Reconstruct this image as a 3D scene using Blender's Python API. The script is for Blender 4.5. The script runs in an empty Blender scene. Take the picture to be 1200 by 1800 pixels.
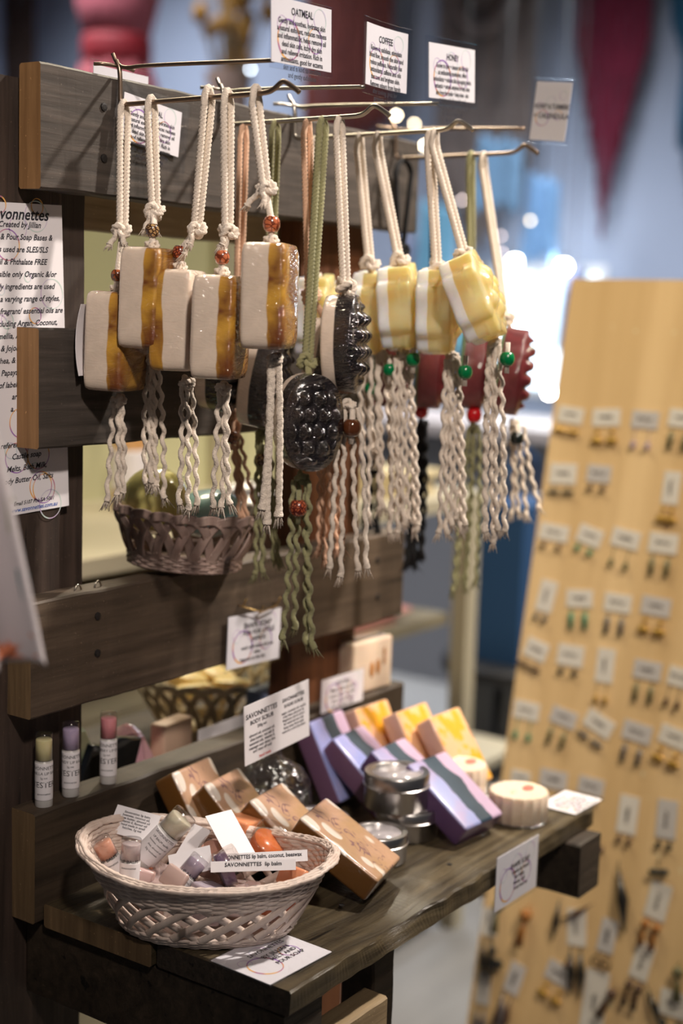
import bpy, bmesh, math, random
from math import sin, cos, pi, radians, sqrt, hypot, atan2
from mathutils import Vector, Matrix, Euler, noise

S = bpy.context.scene
COL = S.collection
random.seed(7)

# ------------------------------------------------------------------ camera
cd = bpy.data.cameras.new('camera'); cam = bpy.data.objects.new('camera', cd); COL.objects.link(cam)
cR, cU, cF = Vector((0.5754, -0.8173, 0.0311)), Vector((0.0954, 0.1049, 0.9899)), Vector((0.8123, 0.5666, -0.1383))
cM = Matrix((cR, cU, -cF)).transposed().to_4x4(); cM.translation = Vector((-0.8219, -0.8811, 1.25))
cam.matrix_world = cM
cd.sensor_fit = 'VERTICAL'; cd.sensor_height = 36; cd.sensor_width = 24; cd.lens = 50
cd.dof.use_dof = True; cd.dof.focus_distance = 1.19; cd.dof.aperture_fstop = 2.9; cd.clip_start = .02
S.camera = cam

# ------------------------------------------------------------------ world, lights, exposure
W = bpy.data.worlds.new('world'); S.world = W; W.use_nodes = True
W.node_tree.nodes['Background'].inputs[0].default_value = (.62, .70, .86, 1)
W.node_tree.nodes['Background'].inputs[1].default_value = .035
S.view_settings.view_transform = 'Standard'; S.view_settings.look = 'None'
S.view_settings.gamma = 1; S.view_settings.use_curve_mapping = False
S.view_settings.exposure = 0.35

def area(name, loc, target, size, power, color, sizey=None):
    l = bpy.data.lights.new(name, 'AREA'); l.energy = power; l.color = color; l.size = size
    if sizey: l.shape = 'RECTANGLE'; l.size_y = sizey
    o = bpy.data.objects.new(name, l); COL.objects.link(o); o.location = loc
    o.rotation_euler = (Vector(target) - Vector(loc)).to_track_quat('-Z', 'Y').to_euler()
    return o
def narrow(o, deg):
    o.data.spread = radians(deg); return o
def spot(name, loc, target, power, color, angle=60, rad=.04, blend=.6):
    l = bpy.data.lights.new(name, 'SPOT'); l.energy = power; l.color = color
    l.spot_size = radians(angle); l.spot_blend = blend; l.shadow_soft_size = rad
    o = bpy.data.objects.new(name, l); COL.objects.link(o); o.location = loc
    o.rotation_euler = (Vector(target) - Vector(loc)).to_track_quat('-Z', 'Y').to_euler()
    return o
# shop spotlights on the ceiling, then added fill lights
spot('ceiling_spot_front', (1.20, -.85, 2.65), (.27, -.15, .90), 190, (1, .89, .78), 44, .05, .8)
spot('ceiling_spot_left', (-1.0, -1.5, 2.6), (.14, -.10, 1.28), 130, (1, .87, .77), 31, .08, 1.0)
spot('ceiling_spot_back', (1.5, .75, 2.7), (.30, -.05, 1.15), 80, (1, .88, .68), 50, .05)
spot('ceiling_spot_jewellery', (0.25, -1.3, 2.7), (1.08, -.2, 1.12), 120, (1, .84, .62), 46, .06, .9)
narrow(area('fill_light_backdrop', (2.9, 1.3, 2.75), (3.2, 1.6, 0), 1.2, 42, (.90, .94, 1)), 110)  # cool area light added to lift the backdrop, no fixture
narrow(area('fill_light_wall', (3.2, 3.3, 2.75), (3.9, 3.4, 1.5), 1.0, 20, (.88, .93, 1)), 120)  # added cool fill for the far wall, no fixture
area('fill_light_cabinet', (.75, .62, 2.3), (.55, .5, .8), .4, 9, (1, .88, .62))  # added area light brightening the cabinet and back shelf, no real lamp
narrow(area('fill_light_floor', (1.9, -.6, 2.8), (1.75, .2, 0), .9, 14, (1, .93, .85)), 75)  # added fill to brighten the floor, not a real panel
spot('fill_light_back_shelf', (.62, .60, 1.35), (.44, .18, .84), 5, (1, .92, .74), 40, .03)  # invented spot, added so the cream basket gets light

# ------------------------------------------------------------------ materials
MATS = {}
def nodes(name):
    m = bpy.data.materials.new(name); m.use_nodes = True; nt = m.node_tree
    b = nt.nodes['Principled BSDF']; return m, nt, b
def N(nt, t, **kw):
    n = nt.nodes.new(t)
    for k, v in kw.items():
        if k in ('inp',):
            for kk, vv in v.items(): n.inputs[kk].default_value = vv
        else: setattr(n, k, v)
    return n
def c4(c): return (c[0], c[1], c[2], 1)
def srgb(r, g, b):
    f = lambda v: (v/255/12.92 if v/255 <= .04045 else ((v/255+.055)/1.055)**2.4)
    return (f(r), f(g), f(b))
def plain(name, col, rough=.5, metal=0, coat=0, trans=0, sss=0, bump=0, bscale=200, var=0, vscale=30, emit=None, estr=0, alpha=1, sheen=0, ior=1.45, coatr=.08):
    if name in MATS: return MATS[name]
    m, nt, b = nodes(name); L = nt.links
    b.inputs['Base Color'].default_value = c4(col); b.inputs['Roughness'].default_value = rough
    b.inputs['Metallic'].default_value = metal; b.inputs['Coat Weight'].default_value = coat; b.inputs['Coat Roughness'].default_value = coatr
    b.inputs['Transmission Weight'].default_value = trans; b.inputs['IOR'].default_value = ior
    if sss: b.inputs['Subsurface Weight'].default_value = sss; b.inputs['Subsurface Radius'].default_value = (.012, .008, .005); b.inputs['Subsurface Scale'].default_value = .6
    if sheen: b.inputs['Sheen Weight'].default_value = sheen
    if emit: b.inputs['Emission Color'].default_value = c4(emit); b.inputs['Emission Strength'].default_value = estr
    b.inputs['Alpha'].default_value = alpha
    tc = N(nt, 'ShaderNodeTexCoord')
    if var:
        n = N(nt, 'ShaderNodeTexNoise', inp={'Scale': vscale, 'Detail': 5}); L.new(tc.outputs['Object'], n.inputs['Vector'])
        mx = N(nt, 'ShaderNodeMix', data_type='RGBA'); mx.inputs[6].default_value = c4([max(0, v*(1-var)) for v in col]); mx.inputs[7].default_value = c4([min(1, v*(1+var)) for v in col])
        L.new(n.outputs['Fac'], mx.inputs[0]); L.new(mx.outputs[2], b.inputs['Base Color'])
    if bump:
        n2 = N(nt, 'ShaderNodeTexNoise', inp={'Scale': bscale, 'Detail': 3}); L.new(tc.outputs['Object'], n2.inputs['Vector'])
        bp = N(nt, 'ShaderNodeBump', inp={'Strength': bump, 'Distance': .002}); L.new(n2.outputs['Fac'], bp.inputs['Height']); L.new(bp.outputs['Normal'], b.inputs['Normal'])
    MATS[name] = m; return m
def wood(name, dark, light, axis='X', scale=1, rough=.6, worn=None, bump=.5):
    if name in MATS: return MATS[name]
    m, nt, b = nodes(name); L = nt.links
    tc = N(nt, 'ShaderNodeTexCoord'); mp = N(nt, 'ShaderNodeMapping')
    sc = {'X': (3, 55, 55), 'Y': (55, 3, 55), 'Z': (55, 55, 3)}[axis]
    mp.inputs['Scale'].default_value = [v*scale for v in sc]
    L.new(tc.outputs['Object'], mp.inputs['Vector'])
    n = N(nt, 'ShaderNodeTexNoise', inp={'Scale': 1.6, 'Detail': 9, 'Roughness': .65, 'Distortion': .4}); L.new(mp.outputs[0], n.inputs['Vector'])
    n3 = N(nt, 'ShaderNodeTexNoise', inp={'Scale': 9*scale, 'Detail': 4}); L.new(tc.outputs['Object'], n3.inputs['Vector'])
    add = N(nt, 'ShaderNodeMath', operation='MULTIPLY_ADD', inp={1: .5}); L.new(n3.outputs['Fac'], add.inputs[0]); L.new(n.outputs['Fac'], add.inputs[2])
    cr = N(nt, 'ShaderNodeValToRGB'); cr.color_ramp.elements[0].position = .52; cr.color_ramp.elements[1].position = 1.0
    cr.color_ramp.elements[0].color = c4(dark); cr.color_ramp.elements[1].color = c4(light)
    e = cr.color_ramp.elements.new(.78); e.color = c4([(a*.55+c*.45) for a, c in zip(dark, light)])
    L.new(add.outputs[0], cr.inputs[0])
    mc = N(nt, 'ShaderNodeMapping'); mc.inputs['Scale'].default_value = [v*scale for v in {'X': (2.2, 75, 75), 'Y': (75, 2.2, 75), 'Z': (75, 75, 2.2)}[axis]]; L.new(tc.outputs['Object'], mc.inputs['Vector'])
    nc = N(nt, 'ShaderNodeTexNoise', inp={'Scale': 1.0, 'Detail': 2, 'Distortion': .3}); L.new(mc.outputs[0], nc.inputs['Vector'])
    ck = N(nt, 'ShaderNodeMapRange', inp={'From Min': .34, 'From Max': .30}); L.new(nc.outputs['Fac'], ck.inputs[0])
    n5 = N(nt, 'ShaderNodeTexNoise', inp={'Scale': 420*scale, 'Detail': 2}); L.new(tc.outputs['Object'], n5.inputs['Vector'])
    sp = N(nt, 'ShaderNodeMapRange', inp={'From Min': .70, 'From Max': .76, 'To Max': .6}); L.new(n5.outputs['Fac'], sp.inputs[0])
    m1 = N(nt, 'ShaderNodeMix', data_type='RGBA'); L.new(ck.outputs[0], m1.inputs[0]); L.new(cr.outputs[0], m1.inputs[6]); m1.inputs[7].default_value = c4([v*.35 for v in dark])
    m2 = N(nt, 'ShaderNodeMix', data_type='RGBA'); L.new(sp.outputs[0], m2.inputs[0]); L.new(m1.outputs[2], m2.inputs[6]); m2.inputs[7].default_value = c4([min(1, v*1.8) for v in light])
    L.new(m2.outputs[2], b.inputs['Base Color'])
    b.inputs['Roughness'].default_value = rough
    bp = N(nt, 'ShaderNodeBump', inp={'Strength': bump, 'Distance': .0015}); L.new(n.outputs['Fac'], bp.inputs['Height']); L.new(bp.outputs['Normal'], b.inputs['Normal'])
    MATS[name] = m; return m
def glassy(name, col=(1, 1, 1), mix=.12, rough=.05, bump=0, bscale=60):
    """thin clear plastic: mostly see-through with a glossy film"""
    if name in MATS: return MATS[name]
    m = bpy.data.materials.new(name); m.use_nodes = True; nt = m.node_tree; nt.nodes.clear(); L = nt.links
    o = N(nt, 'ShaderNodeOutputMaterial'); t = N(nt, 'ShaderNodeBsdfTransparent'); g = N(nt, 'ShaderNodeBsdfGlossy'); mx = N(nt, 'ShaderNodeMixShader')
    t.inputs[0].default_value = c4(col); g.inputs['Roughness'].default_value = rough
    fr = N(nt, 'ShaderNodeLayerWeight', inp={'Blend': .5}); pw = N(nt, 'ShaderNodeMath', operation='POWER', inp={1: 4}); L.new(fr.outputs['Facing'], pw.inputs[0])
    ad = N(nt, 'ShaderNodeMath', operation='MULTIPLY_ADD', inp={1: .6, 2: mix*.6}, use_clamp=True); L.new(pw.outputs[0], ad.inputs[0])
    if bump:
        tc = N(nt, 'ShaderNodeTexCoord'); n = N(nt, 'ShaderNodeTexNoise', inp={'Scale': bscale, 'Detail': 2, 'Distortion': 1.5}); L.new(tc.outputs['Object'], n.inputs['Vector'])
        bp = N(nt, 'ShaderNodeBump', inp={'Strength': bump, 'Distance': .004}); L.new(n.outputs['Fac'], bp.inputs['Height'])
        L.new(bp.outputs[0], g.inputs['Normal']); L.new(bp.outputs[0], fr.inputs['Normal'])
    L.new(ad.outputs[0], mx.inputs[0]); L.new(t.outputs[0], mx.inputs[1]); L.new(g.outputs[0], mx.inputs[2]); L.new(mx.outputs[0], o.inputs[0])
    MATS[name] = m; return m
def layered(name, x0, back, front_a, front_b, wav=.004, coat=.8, fscale=25, trans=0, sss=.2, crinkle=.25, back_rough=.45, ramp=(.4, .65), speck=0, rad=(.012, .007, .004)):
    """soap of two poured layers: `back` where local x < x0, a marbled front layer beyond"""
    if name in MATS: return MATS[name]
    m, nt, b = nodes(name); L = nt.links
    tc = N(nt, 'ShaderNodeTexCoord'); sx = N(nt, 'ShaderNodeSeparateXYZ'); L.new(tc.outputs['Object'], sx.inputs[0])
    mp = N(nt, 'ShaderNodeMapping'); mp.inputs['Scale'].default_value = (0, 40, 40); L.new(tc.outputs['Object'], mp.inputs[0])
    n = N(nt, 'ShaderNodeTexNoise', inp={'Scale': 1, 'Detail': 2}); L.new(mp.outputs[0], n.inputs['Vector'])
    ma = N(nt, 'ShaderNodeMath', operation='MULTIPLY_ADD', inp={1: wav, 2: x0-wav/2}); L.new(n.outputs['Fac'], ma.inputs[0])
    df = N(nt, 'ShaderNodeMath', operation='SUBTRACT'); L.new(sx.outputs[0], df.inputs[0]); L.new(ma.outputs[0], df.inputs[1])
    st = N(nt, 'ShaderNodeMapRange', inp={'From Min': -.0006, 'From Max': .0006}); L.new(df.outputs[0], st.inputs[0])
    n2 = N(nt, 'ShaderNodeTexNoise', inp={'Scale': fscale, 'Detail': 3, 'Distortion': .8}); L.new(tc.outputs['Object'], n2.inputs['Vector'])
    cr = N(nt, 'ShaderNodeValToRGB'); cr.color_ramp.elements[0].position = ramp[0]; cr.color_ramp.elements[1].position = ramp[1]
    cr.color_ramp.elements[0].color = c4(front_a); cr.color_ramp.elements[1].color = c4(front_b); L.new(n2.outputs['Fac'], cr.inputs[0])
    n4 = N(nt, 'ShaderNodeTexNoise', inp={'Scale': 60, 'Detail': 6, 'Roughness': .7}); L.new(tc.outputs['Object'], n4.inputs['Vector'])
    bk = N(nt, 'ShaderNodeMix', data_type='RGBA'); bk.inputs[6].default_value = c4([v*.72 for v in back]); bk.inputs[7].default_value = c4([min(1, v*1.1) for v in back]); L.new(n4.outputs['Fac'], bk.inputs[0])
    mx = N(nt, 'ShaderNodeMix', data_type='RGBA'); L.new(st.outputs[0], mx.inputs[0]); L.new(bk.outputs[2], mx.inputs[6]); L.new(cr.outputs[0], mx.inputs[7])
    L.new(mx.outputs[2], b.inputs['Base Color'])
    b.inputs['Roughness'].default_value = back_rough; b.inputs['Coat Weight'].default_value = coat; b.inputs['Coat Roughness'].default_value = .06
    b.inputs['Subsurface Weight'].default_value = sss; b.inputs['Subsurface Radius'].default_value = rad; b.inputs['Subsurface Scale'].default_value = .7
    if trans:
        tr = N(nt, 'ShaderNodeMath', operation='MULTIPLY', inp={1: trans}); L.new(st.outputs[0], tr.inputs[0]); L.new(tr.outputs[0], b.inputs['Transmission Weight']); b.inputs['IOR'].default_value = 1.3
    if crinkle:
        mq = N(nt, 'ShaderNodeMapping'); mq.inputs['Scale'].default_value = (45, 30, 150); mq.inputs['Rotation'].default_value = (.8, .3, .2); L.new(tc.outputs['Object'], mq.inputs[0])
        nb = N(nt, 'ShaderNodeTexNoise', inp={'Scale': 1, 'Detail': 2, 'Distortion': 2.6}); L.new(mq.outputs[0], nb.inputs['Vector'])
        bp = N(nt, 'ShaderNodeBump', inp={'Strength': crinkle, 'Distance': .008}); L.new(nb.outputs['Fac'], bp.inputs['Height'])
        L.new(bp.outputs[0], b.inputs['Coat Normal'])
        bp2 = N(nt, 'ShaderNodeBump', inp={'Strength': crinkle*.15, 'Distance': .002}); L.new(nb.outputs['Fac'], bp2.inputs['Height']); L.new(bp2.outputs[0], b.inputs['Normal'])
    MATS[name] = m; return m

cotton = plain('cotton', (.74, .64, .54), .9, bump=.6, bscale=900, sheen=.3, var=.12, vscale=200)
cotton_tan = plain('tan_cotton', (.68, .42, .28), .9, bump=.6, bscale=900, sheen=.2, var=.12, vscale=200)
cotton_green = plain('olive_cotton', (.27, .26, .13), .9, bump=.6, bscale=900, sheen=.2, var=.15, vscale=200)
cotton_black = plain('black_cotton', (.012, .012, .014), .9, bump=.5, bscale=900, var=.3, vscale=200)
wood_grey = wood('weathered_grey_wood', (.020, .016, .013), (.110, .088, .074), 'X', rough=.62, bump=.5)
wood_brown = wood('weathered_brown_wood', (.034, .022, .014), (.125, .088, .060), 'X', rough=.6, bump=.4)
wood_ledge = wood('ledge_wood', (.016, .011, .007), (.080, .055, .035), 'X', rough=.6, bump=.4)
wood_post = wood('post_wood', (.018, .011, .008), (.075, .048, .036), 'Z', rough=.65)
wood_rust = wood('rust_brown_wood', (.07, .022, .008), (.19, .07, .025), 'Z', rough=.6)
wood_end = wood('end_grain_wood', (.16, .075, .024), (.42, .23, .095), 'Z', scale=.8, rough=.7, bump=.3)  # end grain; warm light on the board ends is put into this orange
wood_end_dark = wood('dark_end_grain_wood', (.08, .048, .022), (.28, .18, .09), 'Z', scale=.8, rough=.7, bump=.3)  # end grain of the lower boards, tone raised to look lit
wood_deck = wood('deck_wood', (.014, .010, .006), (.13, .10, .056), 'X', rough=.33, bump=.9)
wood_edge = wood('rough_sawn_edge', (.012, .009, .007), (.07, .05, .035), 'X', scale=2, rough=.6, bump=1)
plywood = wood('blonde_plywood', (.62, .40, .18), (.85, .60, .30), 'Z', scale=.18, rough=.35, bump=.05)
steel = plain('steel_wire', (.42, .38, .33), .28, metal=1)
brass = plain('brass', (.5, .34, .14), .35, metal=1)
bronze = plain('bronzed_wire', (.26, .19, .14), .35, metal=.9)
paper = plain('white_paper', (.80, .77, .80), .5)
paper_matte = plain('matte_paper', (.74, .70, .74), .7)
ink = plain('black_ink', (.02, .02, .03), .6)
ink_blue = plain('blue_ink', (.05, .12, .45), .6)
ink_red = plain('red_ink', (.6, .06, .06), .6)
sleeve = glassy('clear_sleeve', (.97, .98, 1), .06, .08, bump=.15, bscale=25)
cello = glassy('cellophane', (.97, .97, .98), .24, .14, bump=1.0, bscale=90)
clear = glassy('clear_plastic', (.93, .93, .95), .10, .06)
wicker = wood('natural_wicker', (.58, .45, .38), (.90, .77, .69), 'Z', scale=.5, rough=.55, bump=.3)
wicker_dark = wood('stained_wicker', (.22, .14, .12), (.58, .44, .38), 'Z', scale=.5, rough=.5, bump=.3)
wicker_cream = wood('cream_wicker', (.45, .36, .22), (.75, .64, .45), 'Z', scale=.5, rough=.55, bump=.3)
tin = plain('brushed_tin', (.50, .48, .47), .30, metal=1, bump=.05, bscale=300)
window_film = plain('frosted_lid_window', (.38, .35, .37), .18, coat=.5, var=.25, vscale=90)

# ------------------------------------------------------------------ object helpers
def link(name, me, mat, parent=None, smooth=False, autosm=None):
    o = bpy.data.objects.new(name, me)
    mats = mat if isinstance(mat, (list, tuple)) else [mat]
    for m in mats: me.materials.append(m)
    if smooth:
        me.polygons.foreach_set('use_smooth', [True]*len(me.polygons))
    if autosm:
        bm = bmesh.new(); bm.from_mesh(me)
        for e in bm.edges:
            if len(e.link_faces) == 2 and e.calc_face_angle(0) > radians(autosm): e.smooth = False
        bm.to_mesh(me); bm.free()
    COL.objects.link(o)
    if parent: o.parent = parent
    return o
class MB:
    def __init__(s): s.v = []; s.f = []; s.m = []
    def add(s, v, f, mi=0):
        k = len(s.v); s.v += [tuple(p) for p in v]; s.f += [tuple(i+k for i in q) for q in f]; s.m += [mi]*len(f)
        return s
    def box(s, x0, x1, y0, y1, z0, z1, mi=0):
        v = [(x, y, z) for z in (z0, z1) for y in (y0, y1) for x in (x0, x1)]
        return s.add(v, [(0, 2, 3, 1), (4, 5, 7, 6), (0, 1, 5, 4), (2, 6, 7, 3), (0, 4, 6, 2), (1, 3, 7, 5)], mi)
    def tube(s, pts, r, n=8, mi=0, cap=True, closed=False, twist=None):
        """twist=(strands,pitch) gives a laid-rope section"""
        pts = [Vector(p) for p in pts]; m = len(pts)
        T = []
        for i in range(m):
            a = pts[(i-1) % m] if (closed or i) else pts[i]; b = pts[(i+1) % m] if (closed or i < m-1) else pts[i]
            d = b-a; T.append(d.normalized() if d.length > 1e-9 else Vector((0, 0, 1)))
        u = T[0].orthogonal().normalized(); dist = 0; V = []
        for i in range(m):
            if i: dist += (pts[i]-pts[i-1]).length
            u = (u - T[i]*u.dot(T[i])); u = u.normalized() if u.length > 1e-6 else T[i].orthogonal().normalized()
            w = T[i].cross(u); ri = r(i/(m-1)) if callable(r) else r
            for k in range(n):
                a = 2*pi*k/n; rr = ri
                if twist: rr = ri*(.62+.41*abs(cos(twist[0]/2*(a-2*pi*dist/twist[1])))) if len(twist) < 3 else ri*(1-twist[2]+2*twist[2]*abs(cos(twist[0]/2*(a-2*pi*dist/twist[1]))))
                V.append(pts[i]+(u*cos(a)+w*sin(a))*rr)
        F = []
        for i in range(m if closed else m-1):
            j = (i+1) % m
            for k in range(n): F.append((i*n+k, i*n+(k+1) % n, j*n+(k+1) % n, j*n+k))
        if cap and not closed: F.append(tuple(range(n-1, -1, -1))); F.append(tuple((m-1)*n+k for k in range(n)))
        return s.add(V, F, mi)
    def lathe(s, prof, n=32, mi=0, c=(0, 0, 0), rad=None, axis='Z'):
        V = []; F = []
        for (r, z) in prof:
            for k in range(n):
                a = 2*pi*k/n; q = r*(rad(a) if rad else 1)
                p = (q*cos(a), q*sin(a), z) if axis == 'Z' else (z, q*cos(a), q*sin(a))
                V.append((p[0]+c[0], p[1]+c[1], p[2]+c[2]))
        for i in range(len(prof)-1):
            for k in range(n): F.append((i*n+k, i*n+(k+1) % n, (i+1)*n+(k+1) % n, (i+1)*n+k))
        if prof[0][0] > 1e-6: F.append(tuple(range(n-1, -1, -1)))
        if prof[-1][0] > 1e-6: F.append(tuple((len(prof)-1)*n+k for k in range(n)))
        return s.add(V, F, mi)
    def sphere(s, c, r, n=12, mi=0, sc=(1, 1, 1)):
        prof = [(sin(pi*i/n), -cos(pi*i/n)) for i in range(n+1)]
        V = []; F = []; m = n*2
        for (q, z) in prof:
            for k in range(m):
                a = 2*pi*k/m; V.append((c[0]+r*sc[0]*q*cos(a), c[1]+r*sc[1]*q*sin(a), c[2]+r*sc[2]*z))
        for i in range(n):
            for k in range(m): F.append((i*m+k, i*m+(k+1) % m, (i+1)*m+(k+1) % m, (i+1)*m+k))
        return s.add(V, F, mi)
    def xf(s, M):
        s.v = [tuple(M @ Vector(p)) for p in s.v]; return s
    def mesh(s, name):
        me = bpy.data.meshes.new(name); me.from_pydata(s.v, [], s.f); me.polygons.foreach_set('material_index', s.m); me.update()
        return me
    def obj(s, name, mat, parent=None, smooth=False, autosm=None):
        return link(name, s.mesh(name), mat, parent, smooth or bool(autosm), autosm)
def tag(o, label, cat, group=None, kind=None):
    o['label'] = label; o['category'] = cat
    if group: o['group'] = group
    if kind: o['kind'] = kind
    return o
def thing(name, label, cat, loc=(0, 0, 0), rot=None, group=None):
    o = bpy.data.objects.new(name, None); o.empty_display_size = .02; COL.objects.link(o); o.location = loc
    if rot is not None: o.rotation_euler = rot
    return tag(o, label, cat, group)
def rbox(name, dims, mat, parent=None, bevel=.003, seg=3, loc=(0, 0, 0), rot=(0, 0, 0), matfn=None, cuts=0):
    bm = bmesh.new(); bmesh.ops.create_cube(bm, size=1)
    for v in bm.verts: v.co = Vector((v.co.x*dims[0], v.co.y*dims[1], v.co.z*dims[2]))
    if bevel: bmesh.ops.bevel(bm, geom=bm.edges[:], offset=bevel, segments=seg, affect='EDGES', profile=.5)
    if matfn:
        for f in bm.faces: f.material_index = matfn(f.normal, f.calc_center_median())
    me = bpy.data.meshes.new(name); bm.to_mesh(me); bm.free()
    o = link(name, me, mat, parent, smooth=True, autosm=50); o.location = loc; o.rotation_euler = rot
    return o
def structure(o): o['kind'] = 'structure'; return o

def board(name, x0, x1, y0, y1, z0, z1, mats, parent, axis='X', rough=.0012, n=60, seed=0, bite=None, bevel=.0018):
    """sawn plank with uneven arrises; mats = [face, end]"""
    L0, L1 = {'X': (x0, x1), 'Y': (y0, y1), 'Z': (z0, z1)}[axis]
    (a0, a1), (b0, b1) = {'X': ((y0, y1), (z0, z1)), 'Y': ((x0, x1), (z0, z1)), 'Z': ((x0, x1), (y0, y1))}[axis]
    V = []; F = []; m = 12
    for i in range(n+1):
        t = i/n; l = L0+(L1-L0)*t
        def nz(k, s=40): return noise.noise(Vector((l*s, k*7.3+seed, seed*1.7)))
        c = []
        e = bevel
        pts = [(a0, b0+e), (a0+e, b0), (a1-e, b0), (a1, b0+e), (a1, b1-e), (a1-e, b1), (a0+e, b1), (a0, b1-e)]
        for k, (a, b) in enumerate(pts):
            g = rough*(nz(k//2)+.3*nz(k, 90)); aa = a-g*(1 if a > (a0+a1)/2 else -1)*.7; bb = b+rough*nz(k//2+9)*.8
            if bite: aa, bb = bite(l, aa, bb, a0, b1)
            c.append((aa, bb))
        for (a, b) in c:
            V.append({'X': (l, a, b), 'Y': (a, l, b), 'Z': (a, b, l)}[axis])
    k = 8
    for i in range(n):
        for j in range(k): F.append((i*k+j, i*k+(j+1) % k, (i+1)*k+(j+1) % k, (i+1)*k+j))
    mi = [0]*len(F)
    F += [tuple(range(k-1, -1, -1)), tuple(n*k+j for j in range(k))]; mi += [1, 1]
    cx, cy, cz = (x0+x1)/2, (y0+y1)/2, (z0+z1)/2
    V = [(x-cx, y-cy, z-cz) for x, y, z in V]
    me = bpy.data.meshes.new(name); me.from_pydata(V, [], F); me.polygons.foreach_set('material_index', mi)
    bm = bmesh.new(); bm.from_mesh(me); bmesh.ops.recalc_face_normals(bm, faces=bm.faces[:]); bm.to_mesh(me); bm.free()
    o = link(name, me, mats, parent, autosm=35); o.location = (cx, cy, cz)
    return o

# text ---------------------------------------------------------------
def text_geo(body, size, align='CENTER', shear=0, spacing=1.0, width=1.0, bold=0):
    cu = bpy.data.curves.new('t', 'FONT'); cu.body = body; cu.size = size; cu.align_x = align; cu.align_y = 'TOP'
    cu.shear = shear; cu.space_line = spacing; cu.resolution_u = 2; cu.space_character = width; cu.offset = bold
    ob = bpy.data.objects.new('t', cu); COL.objects.link(ob)
    dg = bpy.context.evaluated_depsgraph_get(); me = ob.evaluated_get(dg).to_mesh()
    v = [tuple(p.co) for p in me.vertices]; f = [tuple(p.vertices) for p in me.polygons]
    ob.evaluated_get(dg).to_mesh_clear(); bpy.data.objects.remove(ob); bpy.data.curves.remove(cu)
    return v, f
def text_fit(mb, body, x, y, w, size, shear=0, spacing=1.0, mi=0, align='CENTER', z=0, sx=1, bold=0):
    """text block with its top centre at x,y squeezed to be at most w wide"""
    v, f = text_geo(body, size, align, shear, spacing, bold=bold or size*.018)
    if not v: return
    xs = [p[0] for p in v]; ww = max(xs)-min(xs); k = min(sx, w/ww) if ww > 0 else 1
    mb.add([(x+p[0]*k, y+p[1], z) for p in v], f, mi)
def ring_geo(mb, x, y, rx, ry, t=.0007, z=0, n=40, mi=0):
    V = []; F = []
    for k in range(n):
        a = 2*pi*k/n; tt = t*(.55+.45*sin(a+1)**2)
        V += [(x+rx*cos(a), y+ry*sin(a), z), (x+(rx-tt)*cos(a), y+(ry-tt)*sin(a), z)]
    for k in range(n): j = (k+1) % n; F.append((2*k, 2*j, 2*j+1, 2*k+1))
    mb.add(V, F, mi)
def bubble_mat(name, a, b, c):
    if name in MATS: return MATS[name]
    m, nt, bs = nodes(name); L = nt.links
    tc = N(nt, 'ShaderNodeTexCoord'); n = N(nt, 'ShaderNodeTexNoise', inp={'Scale': 60, 'Detail': 0}); L.new(tc.outputs['Object'], n.inputs['Vector'])
    cr = N(nt, 'ShaderNodeValToRGB'); cr.color_ramp.elements[0].position = .4; cr.color_ramp.elements[1].position = .6
    cr.color_ramp.elements[0].color = c4(a); cr.color_ramp.elements[1].color = c4(c); e = cr.color_ramp.elements.new(.5); e.color = c4(b)
    L.new(n.outputs['Fac'], cr.inputs[0]); L.new(cr.outputs[0], bs.inputs['Base Color']); bs.inputs['Roughness'].default_value = .6
    MATS[name] = m; return m
bub_warm = bubble_mat('soap_bubble_print', (.85, .45, .12), (.55, .20, .30), (.35, .18, .50))
bub_cool = bubble_mat('pale_bubble_print', (.55, .66, .62), (.62, .62, .72), (.60, .45, .65))

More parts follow.
